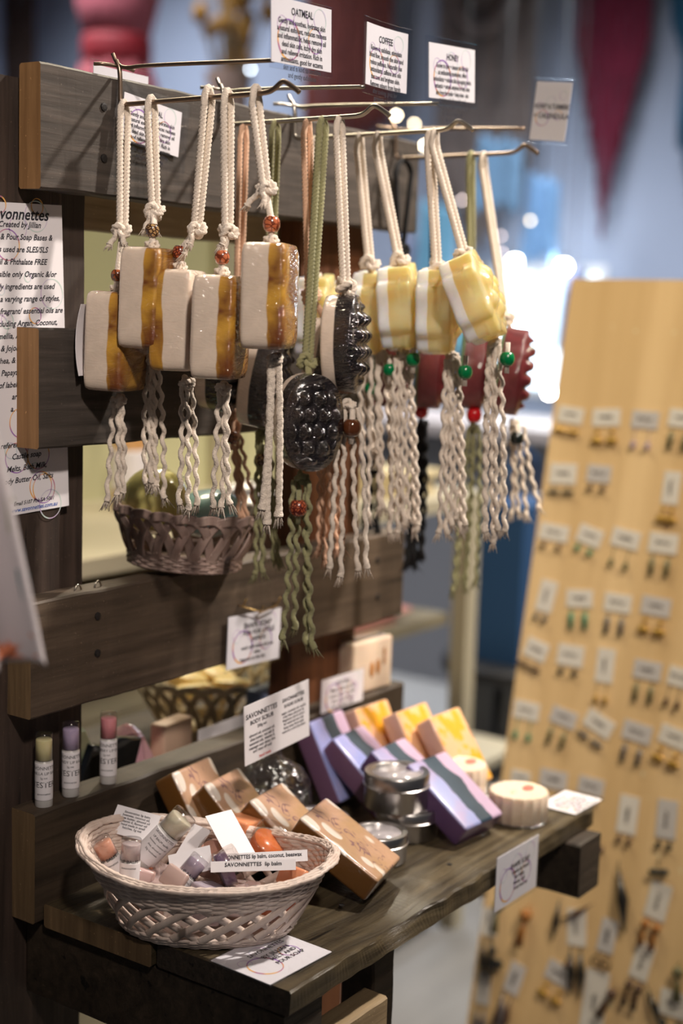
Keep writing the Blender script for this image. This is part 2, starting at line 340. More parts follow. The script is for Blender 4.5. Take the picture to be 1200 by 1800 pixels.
def card(spec, name, label, cat, lines=None, title=None, rings=(), laminated=True, border=.06, group=None, bottom=.0, text_w=.82, tsize=None, lsize=None, shear=0, extra=None, top=.86, parent=None, curl=0):
    cen, r, u, w, h = spec
    r = Vector(r); u = Vector(u); n = r.cross(u).normalized()
    M = Matrix((r, u, n)).transposed()
    if parent is None:
        root = thing(name, label, cat, cen, M.to_euler(), group)
    else:
        root = bpy.data.objects.new(name, None); COL.objects.link(root); root.parent = parent; root.location = cen; root.rotation_euler = M.to_euler()
    b = border*min(w, h) if laminated else 0
    pw, ph = w-2*b, h-2*b-bottom*h
    def bend(v):
        return [(x, y, z+curl*((x/(w/2))**2)) for x, y, z in v]
    def slab(x0, x1, y0, y1, z0, z1, k=12):
        V = []; F = []
        for i in range(k+1):
            x = x0+(x1-x0)*i/k
            V += [(x, y0, z0), (x, y1, z0), (x, y1, z1), (x, y0, z1)]
        for i in range(k):
            for j in range(4): F.append((i*4+j, (i+1)*4+j, (i+1)*4+(j+1) % 4, i*4+(j+1) % 4))
        F += [(0, 1, 2, 3), (k*4+3, k*4+2, k*4+1, k*4)]
        return V, F
    if laminated:
        v, f = slab(-w/2, w/2, -h/2, h/2, -.0009, .0009); MB().add(bend(v), f).obj('sleeve', sleeve, root)
    oy = bottom*h/2
    v, f = slab(-pw/2, pw/2, oy-ph/2, oy+ph/2, -.0003, .0003); pap = MB().add(bend(v), f).obj('paper', paper, root)
    z = .0005
    if title or lines or extra:
        mb = MB(); y = oy+ph*(top-.5)
        ts = tsize or ph*.13; ls = lsize or ph*.07
        if title: text_fit(mb, title, 0, y, pw*text_w, ts, shear, sx=.8); y -= ts*1.15*(title.count('\n')+1)
        if lines: text_fit(mb, lines, 0, y, pw*text_w, ls, shear, spacing=1.0, sx=1)
        mis = [ink]
        if extra:
            for (tx, ex, ey, es, mm) in extra:
                if mm not in mis: mis.append(mm)
                text_fit(mb, tx, ex*pw, oy+ey*ph, pw, es*ph, shear, mi=mis.index(mm), sx=1)
        mb.v = [(a, b2, c+z) for a, b2, c in mb.v]; mb.v = bend(mb.v)
        mb.obj('lettering', mis, pap)
    if rings:
        mb = MB()
        for (x, y, rr, k) in rings: ring_geo(mb, x*pw, oy+y*ph, rr*pw, rr*pw*1.05, t=max(.0006, rr*pw*.13), z=.0004, mi=k)
        mb.v = bend(mb.v); mb.obj('bubble_print', [bub_warm, bub_cool], pap)
    return root
R5 = [(-.22, -.12, .19, 0), (-.02, .16, .13, 1), (.30, .28, .11, 1), (.22, -.06, .12, 0), (-.33, .1, .08, 1)]
# ------------------------------------------------------------------ room shell
def quad_obj(name, mb, mat): return structure(mb.obj(name, mat))
floor_m = wood('grey_floor_boards', (.20, .195, .19), (.32, .31, .30), 'X', scale=.12, rough=.55, bump=.1)
wall_m = plain('blue_grey_paint', (.31, .355, .46), .8, var=.08, vscale=1.5)
ceil_m = plain('ceiling_paint', (.5, .5, .5), .9)
quad_obj('floor', MB().box(-3, 4.3, -3, 4.7, -.05, 0), floor_m)
quad_obj('ceiling', MB().box(-3, 4.3, -3, 4.7, 2.95, 3.0), ceil_m)
quad_obj('wall_back', MB().box(-3, 4.3, 4.65, 4.75, 0, 2.95), wall_m)
# right wall with the shop window opening (y 1.35..1.95, z .75..1.75)
WY0, WY1, WZ0, WZ1 = 1.46, 1.98, .95, 1.46
wm = MB(); wm.box(4.25, 4.35, -3, WY0, 0, 2.95); wm.box(4.25, 4.35, WY1, 4.65, 0, 2.95); wm.box(4.25, 4.35, WY0, WY1, 0, WZ0); wm.box(4.25, 4.35, WY0, WY1, WZ1, 2.95)
quad_obj('wall_right', wm, wall_m)
quad_obj('baseboard_right', MB().box(4.23, 4.249, -3, 4.64, 0, .1), plain('white_trim', (.7, .7, .7), .5))
sky_m = plain('daylight_sky', (.8, .9, 1), .5, emit=(.72, .88, 1), estr=1.6)
wf = MB()
for (a, b) in ((WY0, WY0+.03), (WY1-.03, WY1)): wf.box(4.24, 4.3, a, b, WZ0, WZ1)
for (a, b) in ((WZ0, WZ0+.03), (WZ1-.03, WZ1)): wf.box(4.24, 4.3, WY0+.03, WY1-.03, a, b)
win = structure(thing('window_1', 'small bright shop window in the far blue-grey wall', 'window')); del win['category']; del win['label']
wf.obj('window_frame', plain('white_trim', (.7, .7, .7)), win)
MB().box(4.31, 4.32, WY0, WY1, WZ0, WZ1).obj('window_pane', sky_m, win)

# ------------------------------------------------------------------ the pallet display stand
st = thing('display_stand', 'rustic dark pallet wood display stand holding ropes, soaps and baskets', 'display stand')
board('board', 0, .572, 0, .025, 1.343, 1.443, [wood_grey, wood_end], st, seed=1)
board('board', -.001, .50, 0, .028, 1.130, 1.230, [wood_grey, wood_end], st, seed=2)
board('board', -.010, .572, 0, .030, .900, 1.001, [wood_brown, wood_end_dark], st, seed=3)
board('board', -.005, .583, 0, .033, .715, .815, [wood_ledge, wood_end_dark], st, seed=4)
board('post', -.30, .052, .0285, .060, .0, 1.432, [wood_post, wood_end_dark], st, axis='Z', seed=5)
board('post', .0535, .087, .036, .072, .0, 1.345, [wood_grey.copy() if 0 else wood_post, wood_end_dark], st, axis='Z', seed=6)
board('post', .395, .520, .030, .060, .0, 1.345, [wood_rust, wood_end_dark], st, axis='Z', seed=7)
board('back_board', .088, .56, .062, .085, 1.318, 1.40, [wood('pale_pallet_wood', (.22, .15, .08), (.45, .33, .19)), wood_end], st, seed=8)
board('back_shelf', .0, .60, .075, .30, .733, .752, [wood_ledge, wood_end_dark], st, seed=9)
# shelf deck: two planks
def bite(l, a, b, a0, b1):
    # splintered bite on the front edge
    d = math.exp(-((l-.17)/.055)**2)
    if a < a0+.004 and b > b1-.004: return a+.010*d+.0012*noise.noise(Vector((l*40, 1, 1)))*3, b-.007*d
    return a, b
board('shelf_plank', .004, .548, -.128, -.002, .711, .732, [wood_deck, wood_end_dark], st, seed=10)
board('shelf_plank', .008, .549, -.268, -.131, .711, .7322, [wood_deck, wood_edge], st, seed=11, bite=bite, rough=.0016, n=120)
board('bearer', .487, .536, -.284, -.001, .652, .7105, [wood_ledge, wood_edge], st, axis='Y', seed=12)
board('bearer', .010, .060, -.262, .026, .640, .7105, [wood_ledge, wood_edge], st, axis='Y', seed=13)
board('leg', .176, .211, -.235, -.200, .0, .7105, [wood_ledge, wood_end_dark], st, axis='Z', seed=14)
board('lower_board', .0, .158, -.262, -.236, .59, .668, [wood('pale_pallet_wood', (.22, .15, .08), (.45, .33, .19)), wood_end], st, seed=15)
nm = plain('dark_nail', (.012, .010, .010), .6)
for p in [(0.0714, -0.0006, 1.4163), (0.0719, -0.0006, 1.3741), (0.0686, -0.0006, 0.9777), (0.0689, -0.0006, 0.9441), (0.5160, -0.0006, 0.9720), (0.5187, -0.0006, 0.9286), (0.5296, -0.0006, 1.4083)]:
    MB().lathe([(.0036, -.0012), (.0036, .0005), (.002, .0009)], 8).xf(Matrix.Translation(p) @ Matrix.Rotation(pi/2, 4, 'X')).obj('nail', nm, st)
for p in [(0.3084, -0.2313, 0.7326), (0.1663, -0.2051, 0.7326)]:
    MB().lathe([(.0026, -.001), (.0026, .0001)], 8).xf(Matrix.Translation(p)).obj('nail', nm, st)
for p in [(0.0565, 0.0120, 0.9998), (0.0810, 0.0120, 0.9999)]:
    P = Vector(p); P.z = 1.0
    MB().tube([P+Vector((-.0045*cos(a), 0, .009*sin(a)-.003)) for a in [pi*i/10 for i in range(11)]], .0009, 6).obj('staple', steel, st, True)

# ------------------------------------------------------------------ peg hooks
def hook(X, ytip, yup, label, zl=1.420, zu=1.449, dark=False):
    t = thing('peg_hook', label, 'hook', (X, 0, zl), None, 'double wire peg hooks on the top board')
    m = bronze if dark else steel; z0 = 0; zt = zu-zl
    yt = ytip
    low = [(0, -.003, z0+.004), (0, -.004, z0)]+[(0, -.004-(abs(yt)-.030)*i/10, z0+.0005*i*.1) for i in range(1, 11)]+[(0, yt+.018, .002), (0, yt+.010, .008), (0, yt+.006, .008), (0, yt-.004, .002), (0, yt-.008, -.001)]
    # vertical leg, lower arm
    leg = [(0, .010, zt+.010), (0, .002, zt+.008), (0, -.0028, zt), (0, -.0030, z0+.008)]
    def smooth_path(P, it=2):
        P = [Vector(p) for p in P]
        for _ in range(it):
            Q = [P[0]]
            for a, b in zip(P, P[1:]): Q += [a*.75+b*.25, a*.25+b*.75]
            Q.append(P[-1]); P = Q
        return P
    MB().tube(smooth_path(leg[1:]+low[1:]), .0021, 10).obj('hanging_arm', m, t, True)
    up = [(0, .006, zt+.014), (0, .002, zt+.006), (.001, -.006, zt+.001), (.001, -.03, zt+.002), (.001, yup, zt-.004)]
    MB().tube(smooth_path(up), .0017, 10).obj('label_arm', m, t, True)
    MB().tube(smooth_path([(-.016, .012, zt-.001+.0045), (-.013, .004, zt-.001+.0045), (.010, -.001, zt-.001+.0045), (.016, -.004, zt-.001+.0025)]), .0016, 8).obj('cross_wire', m, t, True)
    return t
HX = dict(A=.088, B=.225, C=.335, D=.519)
hook(.088, -.186, -.168, 'bronze wire peg hook nearest the left end, holding the oatmeal soaps', dark=True)
hook(.225, -.180, -.160, 'second wire peg hook from the left, holding the coffee soaps')
hook(.335, -.199, -.168, 'third wire peg hook from the left, holding the honey soaps')
hook(.519, -.170, -.160, 'rightmost wire peg hook, holding the dark red soaps', dark=True)

# ------------------------------------------------------------------ ropes, knots, beads
def wave_path(a, b, n, amp, wl, ph, drift=(0, 0, 0)):
    a = Vector(a); b = Vector(b); d = b-a; Lh = d.length; P = []
    for i in range(n+1):
        t = i/n; k = 2*pi*t*Lh/wl+ph; e = min(1, t*6)*(1-.35*t)
        P.append(a+d*t+Vector((amp*e*cos(k)+drift[0]*sin(pi*t), amp*e*sin(k)+drift[1]*sin(pi*t), 0)))
    return P
def knot_mesh(mb, c, s, r, seed=0, rot=None):
    rnd = random.Random(seed); M = (rot or Euler((rnd.uniform(-.5, .5), rnd.uniform(-.4, .4), rnd.uniform(0, 3)))).to_matrix()
    P = []
    n = 90
    for i in range(n):
        t = 2*pi*i/n
        p = Vector(((sin(t)+2*sin(2*t))/3, (cos(t)-2*cos(2*t))/3, -sin(3*t)*.55))
        p = M @ p; P.append(Vector(c)+Vector((p.x*s, p.y*s, p.z*s*1.0)))
    mb.tube(P, r, 12, closed=True, twist=(3, r*4.2))
def strand(name, parent, a, b, r, amp, wl, ph, mat, fray=.012, twist=True, seed=0, drift=(0, 0, 0), hairs=22):
    rnd = random.Random(seed*31+7); P = wave_path(a, b, max(24, int((Vector(b)-Vector(a)).length/.0011)), amp, wl, ph, drift)
    mb = MB(); mb.tube(P, lambda t: r*(1 if t < .93 else 1+.5*(t-.93)*14), 10, twist=(2, .011, .10) if twist else None)
    e = P[-1]; d = (P[-1]-P[-4]).normalized()
    for k in range(hairs):
        a_ = rnd.uniform(0, 2*pi); sp = rnd.uniform(.05, .30)*rnd.choice((1, 1, 1, 2.2)); q = Vector((cos(a_), sin(a_), 0))
        s0 = e-d*.002+q*r*.6; l = fray*rnd.uniform(.5, 1.1)
        mb.tube([s0, s0+(d*.6+q*sp*.6)*l*.5, s0+(d+q*sp)*l], lambda t: .00060*(1-.7*t), 4)
    return mb.obj(name, mat, parent, True)
def rope_loop(parent, k, legx=.0048, R=.0031, mat=cotton, zdrop=0, skew=0, cross=False):
    """loop over the wire at the parent's origin, legs meeting at k (local)"""
    k = Vector(k); P = []
    s = 1
    # from knot up the left leg, over the wire, down the right leg
    A = Vector((-legx, 0, -.010)); B = Vector((legx, 0, -.010)); n = 60
    if cross: A.x, B.x = B.x, A.x
    ka = k+Vector((-.0022, .001, .0)); kb = k+Vector((.0022, -.001, .0))
    if cross: ka, kb = kb, ka
    m = max(30, int((A-ka).length/.0012))
    for i in range(m): P.append(ka.lerp(A, i/m)+Vector((0, 0, 0)))
    for i in range(13):
        a = pi-pi*i/12; P.append(Vector((legx*cos(a)*(1 if not cross else -1), 0, -.010+.0145*sin(a))))
    for i in range(1, m+1): P.append(B.lerp(kb, i/m))
    # soften
    for _ in range(3):
        P = [P[0]]+[(P[i-1]+P[i]*2+P[i+1])/4 for i in range(1, len(P)-1)]+[P[-1]]
    return MB().tube(P, R, 15, twist=(3, .0105)).obj('rope_loop', mat, parent, True)
def bead_prof(r, h): return [(r*.35, -h*.98)]+[(r*sqrt(max(0, 1-(z/1.12)**2))**.8, h*z) for z in [-.97+1.94*i/14 for i in range(15)]]+[(r*.35, h*.98)]
def pattern_bead(name, base, mark, scale=260, th=.25):
    if name in MATS: return MATS[name]
    m, nt, b = nodes(name); L = nt.links; tc = N(nt, 'ShaderNodeTexCoord')
    v = N(nt, 'ShaderNodeTexVoronoi', inp={'Scale': scale}); v.feature = 'DISTANCE_TO_EDGE'; L.new(tc.outputs['Object'], v.inputs['Vector'])
    cr = N(nt, 'ShaderNodeValToRGB'); cr.color_ramp.interpolation = 'CONSTANT'; cr.color_ramp.elements[0].color = c4(base); cr.color_ramp.elements[1].color = c4(mark); cr.color_ramp.elements[1].position = th*.5
    L.new(v.outputs['Distance'], cr.inputs[0]); L.new(cr.outputs[0], b.inputs['Base Color']); b.inputs['Roughness'].default_value = .25; b.inputs['Coat Weight'].default_value = .6
    MATS[name] = m; return m
bd_choc = pattern_bead('chocolate_cream_bead', (.05, .02, .012), (.45, .28, .12), 330, .3)
bd_red = pattern_bead('red_flower_bead', (.09, .012, .008), (.40, .09, .035), 380, .28)
bd_orange = pattern_bead('terracotta_bead', (.15, .03, .012), (.50, .14, .06), 230, .16)
bd_brownred = pattern_bead('brown_bead', (.06, .02, .01), (.28, .07, .02), 200, .2)
bd_face = pattern_bead('carved_copper_bead', (.10, .03, .015), (.50, .22, .10), 420, .4)
bd_green = plain('green_bead', (.0, .17, .05), .25, coat=.6)
bd_rednew = plain('red_bead', (.50, .004, .01), .2, coat=.6)
bd_black = plain('black_bead', (.008, .012, .012), .25, coat=.5)
bd_wood = plain('brown_glossy_bead', (.09, .028, .010), .12, coat=.8, var=.5, vscale=90)

# soap bodies ---------------------------------------------------------
def superbox(T, Wd, H, e=.35, n=48, layers=18, outline=None, puff=.003, bumps=None, hfn=None):
    """pillow of thickness T along x; outline(angle)->(y,z) unit"""
    mb = MB(); V = []; F = []
    prof = []
    for i in range(layers+1):
        u = -1+2*i/layers
        k = (1-abs(u)**7)**(.25) if abs(u) < 1 else 0
        prof.append((u*T/2, .86+.14*k if abs(u) < 1 else .86))
    for (x, k) in prof:
        for j in range(n):
            a = 2*pi*j/n; y, z = outline(a, x)
            V.append((x, y*k*Wd/2, z*k*H/2))
    for i in range(layers):
        for j in range(n): F.append((i*n+j, i*n+(j+1) % n, (i+1)*n+(j+1) % n, (i+1)*n+j))
    for s, base in ((-1, 0), (1, layers*n)):
        rings = 40 if (s > 0 and hfn) else 5; prev = [base+j for j in range(n)]
        for q in range(1, rings):
            kk = 1-q/rings; cur = []
            for j in range(n):
                y, z = V[base+j][1]*kk, V[base+j][2]*kk
                cur.append(len(V)); V.append((s*(T/2+puff*(1-kk**2))+(hfn(y, z)*min(1, (1-kk)*7) if rings > 5 else 0), y, z))
            for j in range(n):
                f = (prev[j], prev[(j+1) % n], cur[(j+1) % n], cur[j]); F.append(f if s > 0 else f[::-1])
            prev = cur
        c = len(V); V.append((s*(T/2+puff)+(hfn(0, 0) if rings > 5 else 0), 0, 0))
        for j in range(n):
            f = (prev[j], prev[(j+1) % n], c); F.append(f if s > 0 else f[::-1])
    mb.add(V, F)
    if bumps:
        for (y, z, rr, hh) in bumps: mb.lathe([(rr*1.05, T/2-.003), (rr, T/2+hh*.55), (rr*.8, T/2+hh*.9), (rr*.4, T/2+hh), (0, T/2+hh*1.02)], 12, c=(0, y, z), axis='X')
    return mb
def se(a, p=2.0):
    c, s = cos(a), sin(a); return (math.copysign(abs(c)**(2/p), c), math.copysign(abs(s)**(2/p), s))
oat_m = layered('oatmeal_honey_soap', .005, (.78, .64, .52), (.16, .045, .008), (.62, .33, .04), wav=.006, fscale=26, coat=1, sss=.12, crinkle=.55)
oat_flip = oat_m
cof_m = layered('coffee_soap', -.002, (.74, .62, .52), (.010, .008, .009), (.026, .019, .019), wav=.002, fscale=40, coat=1.0, sss=.02, crinkle=.6, back_rough=.22)
hon_m = layered('honey_soap', -.005, (.98, .94, .88), (1.0, .72, .28), (1.0, .84, .45), wav=.004, fscale=24, coat=.9, trans=.42, sss=.8, rad=(.04, .03, .016), crinkle=.25)
red_m = layered('dark_red_soap', -.010, (.16, .27, .15), (.13, .018, .022), (.24, .04, .045), wav=.001, fscale=40, coat=.8, trans=.35, sss=.2, crinkle=.3)
def oat_body(): return superbox(.036, .056, .084, n=56, outline=lambda a, x: se(a, 9), puff=.0012)
def massage_bumps(w, h, r=.0042, hh=.0045):
    B_ = []; rq = random.Random(12)
    rows = 6
    for i in range(rows):
        z = -h*.40+h*.80*i/(rows-1)
        cols = 3 if i in (0, rows-1) else 4
        for j in range(cols):
            y = (j-(cols-1)/2)*w*.225+rq.uniform(-.0016, .0016)+(.003 if i % 2 else -.003)
            if (y/(w/2))**2+(z/(h/2))**2 < .86: B_.append((y, z, r, hh))
    return B_
def gauss_field(B_, hh, sy, sz, sharp=2):
    def f(y, z):
        return hh*max(math.exp(-(abs((y-b[0])/sy)**sharp+abs((z-b[1])/sz)**sharp)) for b in B_)
    return f
def cof_body(): return superbox(.030, .060, .088, outline=lambda a, x: se(a, 2.2), puff=.002, n=80, hfn=gauss_field(massage_bumps(.062, .092), .0068, .0050, .0058, 2.4))
def red_body(): return superbox(.028, .062, .092, outline=lambda a, x: se(a, 2.3), puff=.001, n=80, hfn=gauss_field(massage_bumps(.064, .096), .0080, .0056, .0062, 4))
def hon_body():
    def ol(a, x):
        y, z = se(a, 2.8); k = 1+.06*cos(9*a)+(.045 if x > .006 and int((a/(2*pi))*9+.5) % 2 == 0 else 0)-(.10 if x > .016 else 0)
        return y*k, z*k
    hx = [(0, 0)]+[(.016*cos(pi/3*i+.5), .016*sin(pi/3*i+.5)) for i in range(6)]
    mb = superbox(.034, .064, .078, n=90, layers=22, outline=ol, puff=.001, hfn=gauss_field(hx, .0065, .0092, .0092, 3))
    return mb
    for (y, z) in hx:
        mb.lathe([(.0098, .014), (.0094, .0205), (.0078, .0240), (.004, .0258), (0, .0262)], 6, c=(0, y, z), axis='X')
    return mb
BODY = dict(oat=(oat_body, oat_m, .036, .084), cof=(cof_body, cof_m, .03, .088), hon=(hon_body, hon_m, .038, .076), red=(red_body, red_m, .028, .092))
BM = {}
def soap_on_rope(label, kind, P, Kn, Bc, theta, roll=0, rope=cotton, group=None, tilt=0, top_bead=None, knot_s=.0082, tassel=None, tassel_bead=None, R=.0031, cross=False, straight=False, loose=False, legx=.0048, flip=False, scale=1, slip=False):
    P = Vector(P); P.z -= .0035
    root = thing('soap_on_rope', label, 'soap on a rope', P, None, group)
    k = Vector(Kn)-P
    rope_loop(root, k, mat=rope, R=R, cross=cross, legx=legx)
    mb = MB(); knot_mesh(mb, k, knot_s*(.85 if top_bead else 1), .0031, seed=len(BM)+int(abs(P.y)*1000)); mb.obj('knot', rope, root, True)
    if top_bead:
        rn = random.Random(int(abs(P.y)*9999))
        for q in range(2):
            d = Vector((rn.uniform(-.012, -.004), rn.uniform(.0, .012)*(1 if q else -1), -rn.uniform(.010, .022)))
            strand('loose_end', root, k+Vector((-.004, 0, .001)), k+d, .0022, .0008, .012, q, rope, seed=q+int(abs(P.y)*999), fray=.008, hairs=26)
    fn, mat, T, H = BODY[kind]; body = Vector(Bc)-P
    if kind not in BM: BM[kind] = fn().mesh('soap_bar'); BM[kind].materials.append(mat); BM[kind].polygons.foreach_set('use_smooth', [True]*len(BM[kind].polygons))
    o = bpy.data.objects.new('soap_bar', BM[kind]); COL.objects.link(o); o.parent = root
    o.location = body; o.rotation_euler = (tilt, roll, theta+(pi if flip else 0)); o.scale = (scale,)*3
    if slip:
        V = []; F = []
        for q in range(9):
            z = -.030+.060*q/8; bx = -T/2-.0012-.004*(1-((q-4)/4)**2)
            V += [(bx, -.030, z), (bx, .018, z), (bx-.0004, .018, z), (bx-.0004, -.030, z)]
        for q in range(8):
            for w in range(4): F.append((q*4+w, q*4+(w+1) % 4, q*4+4+(w+1) % 4, q*4+4+w))
        F += [(0, 1, 2, 3), (35, 34, 33, 32)]
        MB().add(V, F).obj('label', paper, o, True, autosm=30)
        tb = MB(); text_fit(tb, "SAVONNETTES\noatmeal soap\non a rope\nhand made\nmelt & pour", 0, .024, .040, .0062); tb.v = [(-T/2-.0062, -a_-.006, c_) for a_, c_, _ in tb.v]
        tb.obj('lettering', ink, o)
    # cord from knot into the soap
    topz = body + Vector((0, 0, H/2*scale-.002))
    if top_bead is not None:
        bm_, br = top_bead; bc = topz+Vector((0, 0, .010+br))
        if loose: bc = k.lerp(topz, .5)
        mbb = MB().lathe(bead_prof(br, br*.92), 20, c=bc); mbb.obj('bead', bm_, root, True)
        MB().tube([k, bc, topz+Vector((0, 0, .006)), topz-Vector((0, 0, .004))], .0030, 10, twist=(3, .009)).obj('cord', rope, root, True)
        mk = MB(); knot_mesh(mk, topz+Vector((0, 0, .004)), .0045, .0026, seed=3); mk.obj('knot', rope, root, True)
    else:
        MB().tube([k, k.lerp(topz, .6), topz-Vector((0, 0, .004))], .0032, 10, twist=(3, .009)).obj('cord', rope, root, True)
    if tassel:
        a, b, n, spread = tassel[:4]; amp = (tassel[4] if len(tassel) > 4 else .0016)*.85; rr = (tassel[5] if len(tassel) > 5 else .0018)*1.12
        a = Vector(a)-P; b = Vector(b)-P
        mk = MB(); knot_mesh(mk, a+Vector((0, 0, .0)), .0052, .0026, seed=n+int(a.z*500)); mk.obj('knot', rope, root, True)
        rnd = random.Random(int(abs(a.z*1e4)))
        for i in range(n):
            q = (i-(n-1)/2); off = Vector((rnd.uniform(-.35, .35)*spread*.5+.575*q*spread/max(1, n-1), rnd.uniform(-.35, .35)*spread*.5-.817*q*spread/max(1, n-1), 0))
            e = b+off*1.0+Vector((0, 0, rnd.uniform(-.006, .012)))
            strand('tassel_strand', root, a+off*.5+Vector((0, 0, -.002)), e, rr, 0.0003 if straight else amp, rnd.uniform(.015, .019), rnd.uniform(0, 6), rope, seed=i+n, drift=(rnd.uniform(-.002, .002), rnd.uniform(-.002, .002), 0), fray=.011)
    if tassel_bead:
        bm_, bp, br = tassel_bead; bp = Vector(bp)-P
        MB().lathe(bead_prof(br, br*.92), 20, c=bp).obj('bead', bm_, root, True)
        mk = MB(); mk.tube([bp+Vector((0, 0, br+.008)), bp+Vector((0, 0, -br-.006))], .0026, 8, twist=(3, .008)); mk.obj('cord', rope, root, True)
    return root
GA, GB, GC, GD = 'oatmeal soaps on the leftmost peg hook', 'coffee soaps on the second peg hook', 'honey soaps on the third peg hook', 'dark red soaps on the rightmost peg hook'
tA = radians(-66)
a = .088
soap_on_rope('oatmeal soap hanging lowest at far left, with a plain brown bead', 'oat', (0.0880, -0.0077, 1.4219), (0.0800, -0.0148, 1.3143), (0.0690, -0.0200, 1.2203), tA-.1, .03, group=GA, top_bead=(bd_brownred, .0055), tassel=((0.0740, -0.0178, 1.1695), (0.0740, -0.0168, 1.0861), 3, .014), slip=True)
soap_on_rope('cream and amber oatmeal soap second from left, hung under a chocolate and cream bead', 'oat', (0.0880, -0.0390, 1.4238), (0.0880, -0.0445, 1.3301), (0.0740, -0.0547, 1.2572), tA-.12, .03, group=GA, top_bead=(bd_choc, .0062), tassel=((0.1000, -0.0329, 1.2061), (0.1000, -0.0363, 1.0878), 5, .016))
soap_on_rope('oatmeal soap turned around, cream side right, hung below a red flower bead', 'oat', (0.0880, -0.1013, 1.4278), (0.0880, -0.0910, 1.3142), (0.0840, -0.0767, 1.2399), tA, .0, group=GA, top_bead=(bd_red, .0062), tassel=((0.0880, -0.0831, 1.1883), (0.0880, -0.0866, 1.0855), 3, .014), flip=True, slip=True)
soap_on_rope('oatmeal soap beside the label, cream and dark amber, with frayed cord hanging by its bead', 'oat', (0.0880, -0.1217, 1.4243), (0.0880, -0.1246, 1.3126), (0.0800, -0.1260, 1.2357), tA, .02, group=GA, top_bead=(bd_orange, .0062), tassel=((0.0880, -0.1237, 1.1858), (0.0880, -0.1232, 1.0844), 3, .014))
soap_on_rope('oatmeal soap nearest the hook tip, highest of its row, with glossy wrap and straight tassel', 'oat', (0.0880, -0.1509, 1.4256), (0.0880, -0.1631, 1.3458), (0.0880, -0.1697, 1.2616), tA, 0, group=GA, top_bead=(bd_orange, .0070), tassel=((0.0880, -0.1759, 1.2115), (0.0880, -0.1752, 1.0805), 3, .012, .0003, .0024), straight=True, loose=False)
# coffee soaps
soap_on_rope('coffee soap on tan rope furthest back on its hook, half hidden, with carved copper bead', 'cof', (0.2250, -0.0273, 1.4178), (0.2250, -0.0253, 1.2421), (0.1900, -0.0375, 1.2004), radians(-75), .15, cotton_tan, GB, R=.0028, tassel=((0.2250, -0.0208, 1.1519), (0.2250, -0.0402, 1.0518), 4, .018, .0018, .0016), tassel_bead=(bd_face, (0.2220, -0.0238, 1.1306), .0068))
soap_on_rope('coffee soap on green rope behind the highest oatmeal soap, with a small patterned bead', 'cof', (0.2250, -0.0643, 1.4196), (0.2250, -0.0619, 1.2431), (0.2150, -0.0647, 1.1867), radians(-70), .15, cotton_green, GB, R=.0029, tassel=((0.2250, -0.0584, 1.1346), (0.2250, -0.0663, 1.0084), 5, .020), tassel_bead=(bd_choc, (0.2220, -0.0601, 1.1120), .0062))
soap_on_rope('coffee soap on tan rope hidden between two black coffee soaps, pale cream edge showing', 'cof', (0.2250, -0.1003, 1.4188), (0.2350, -0.1015, 1.2649), (0.2620, -0.1016, 1.2015), radians(-70), .1, cotton_tan, GB, R=.0029, tassel=((0.2500, -0.1120, 1.1532), (0.2500, -0.1220, 1.0243), 5, .024, .0018, .0016))
soap_on_rope('black oval coffee soap on green rope, knobbly face turned to the viewer, hanging lowest', 'cof', (0.2250, -0.1172, 1.4194), (0.2000, -0.1262, 1.2054), (0.1900, -0.1360, 1.1538), radians(-118), 0.02, cotton_green, GB, R=.0034, tassel=((0.1950, -0.1271, 1.1030), (0.1950, -0.1290, 0.9532), 4, .024, .0022, .0020), tassel_bead=(bd_red, (0.1880, -0.1294, 1.0766), .0082), scale=.98)
soap_on_rope('coffee soap on white rope seen from its side, half cream half glossy black knobs', 'cof', (0.2250, -0.1357, 1.4195), (0.2250, -0.1474, 1.2740), (0.2250, -0.1469, 1.2227), radians(-68), -.03, cotton, GB, tassel=((0.2250, -0.1546, 1.1689), (0.2250, -0.1593, 1.0152), 4, .026, .0012, .0019), tassel_bead=(bd_wood, (0.2180, -0.1639, 1.1495), .0085), scale=1.0)
# honey soaps
soap_on_rope('honey soap on a rope half hidden behind the two green and tan ropes', 'hon', (0.3350, -0.0279, 1.4186), (0.3350, -0.0292, 1.2832), (0.3350, -0.0354, 1.2462), radians(-66), .0, group=GC, tassel=((0.3350, -0.0960, 1.1932), (0.3350, -0.1094, 1.1132), 3, .014), tassel_bead=(bd_green, (0.3330, -0.1060, 1.1782), .0066))
soap_on_rope('honey soap directly behind the side-turned coffee soap, with its green bead below', 'hon', (0.3350, -0.0815, 1.4201), (0.3350, -0.0984, 1.2981), (0.3450, -0.0936, 1.2513), radians(-66), .05, group=GC, tassel=((0.3350, -0.1166, 1.2107), (0.3350, -0.1318, 1.0563), 6, .030), tassel_bead=(bd_green, (0.3280, -0.1297, 1.1977), .0066))
soap_on_rope('yellow and white honey soap in the middle of its row, tilted slightly', 'hon', (0.3350, -0.1026, 1.4207), (0.3350, -0.1323, 1.3015), (0.3350, -0.1349, 1.2570), radians(-68), -.10, group=GC, tassel=((0.3350, -0.1401, 1.2133), (0.3350, -0.1502, 1.0443), 6, .026), tassel_bead=(bd_green, (0.3250, -0.1582, 1.2088), .0070))
soap_on_rope('honey soap second from the hook tip, hanging straight and lowest of the yellow row', 'hon', (0.3350, -0.1612, 1.4197), (0.3350, -0.1745, 1.2954), (0.3350, -0.1764, 1.2548), radians(-66), -.03, group=GC, tassel=((0.3350, -0.1953, 1.2124), (0.3350, -0.2032, 1.0503), 6, .022), tassel_bead=(bd_green, (0.3250, -0.2153, 1.1997), .0070))
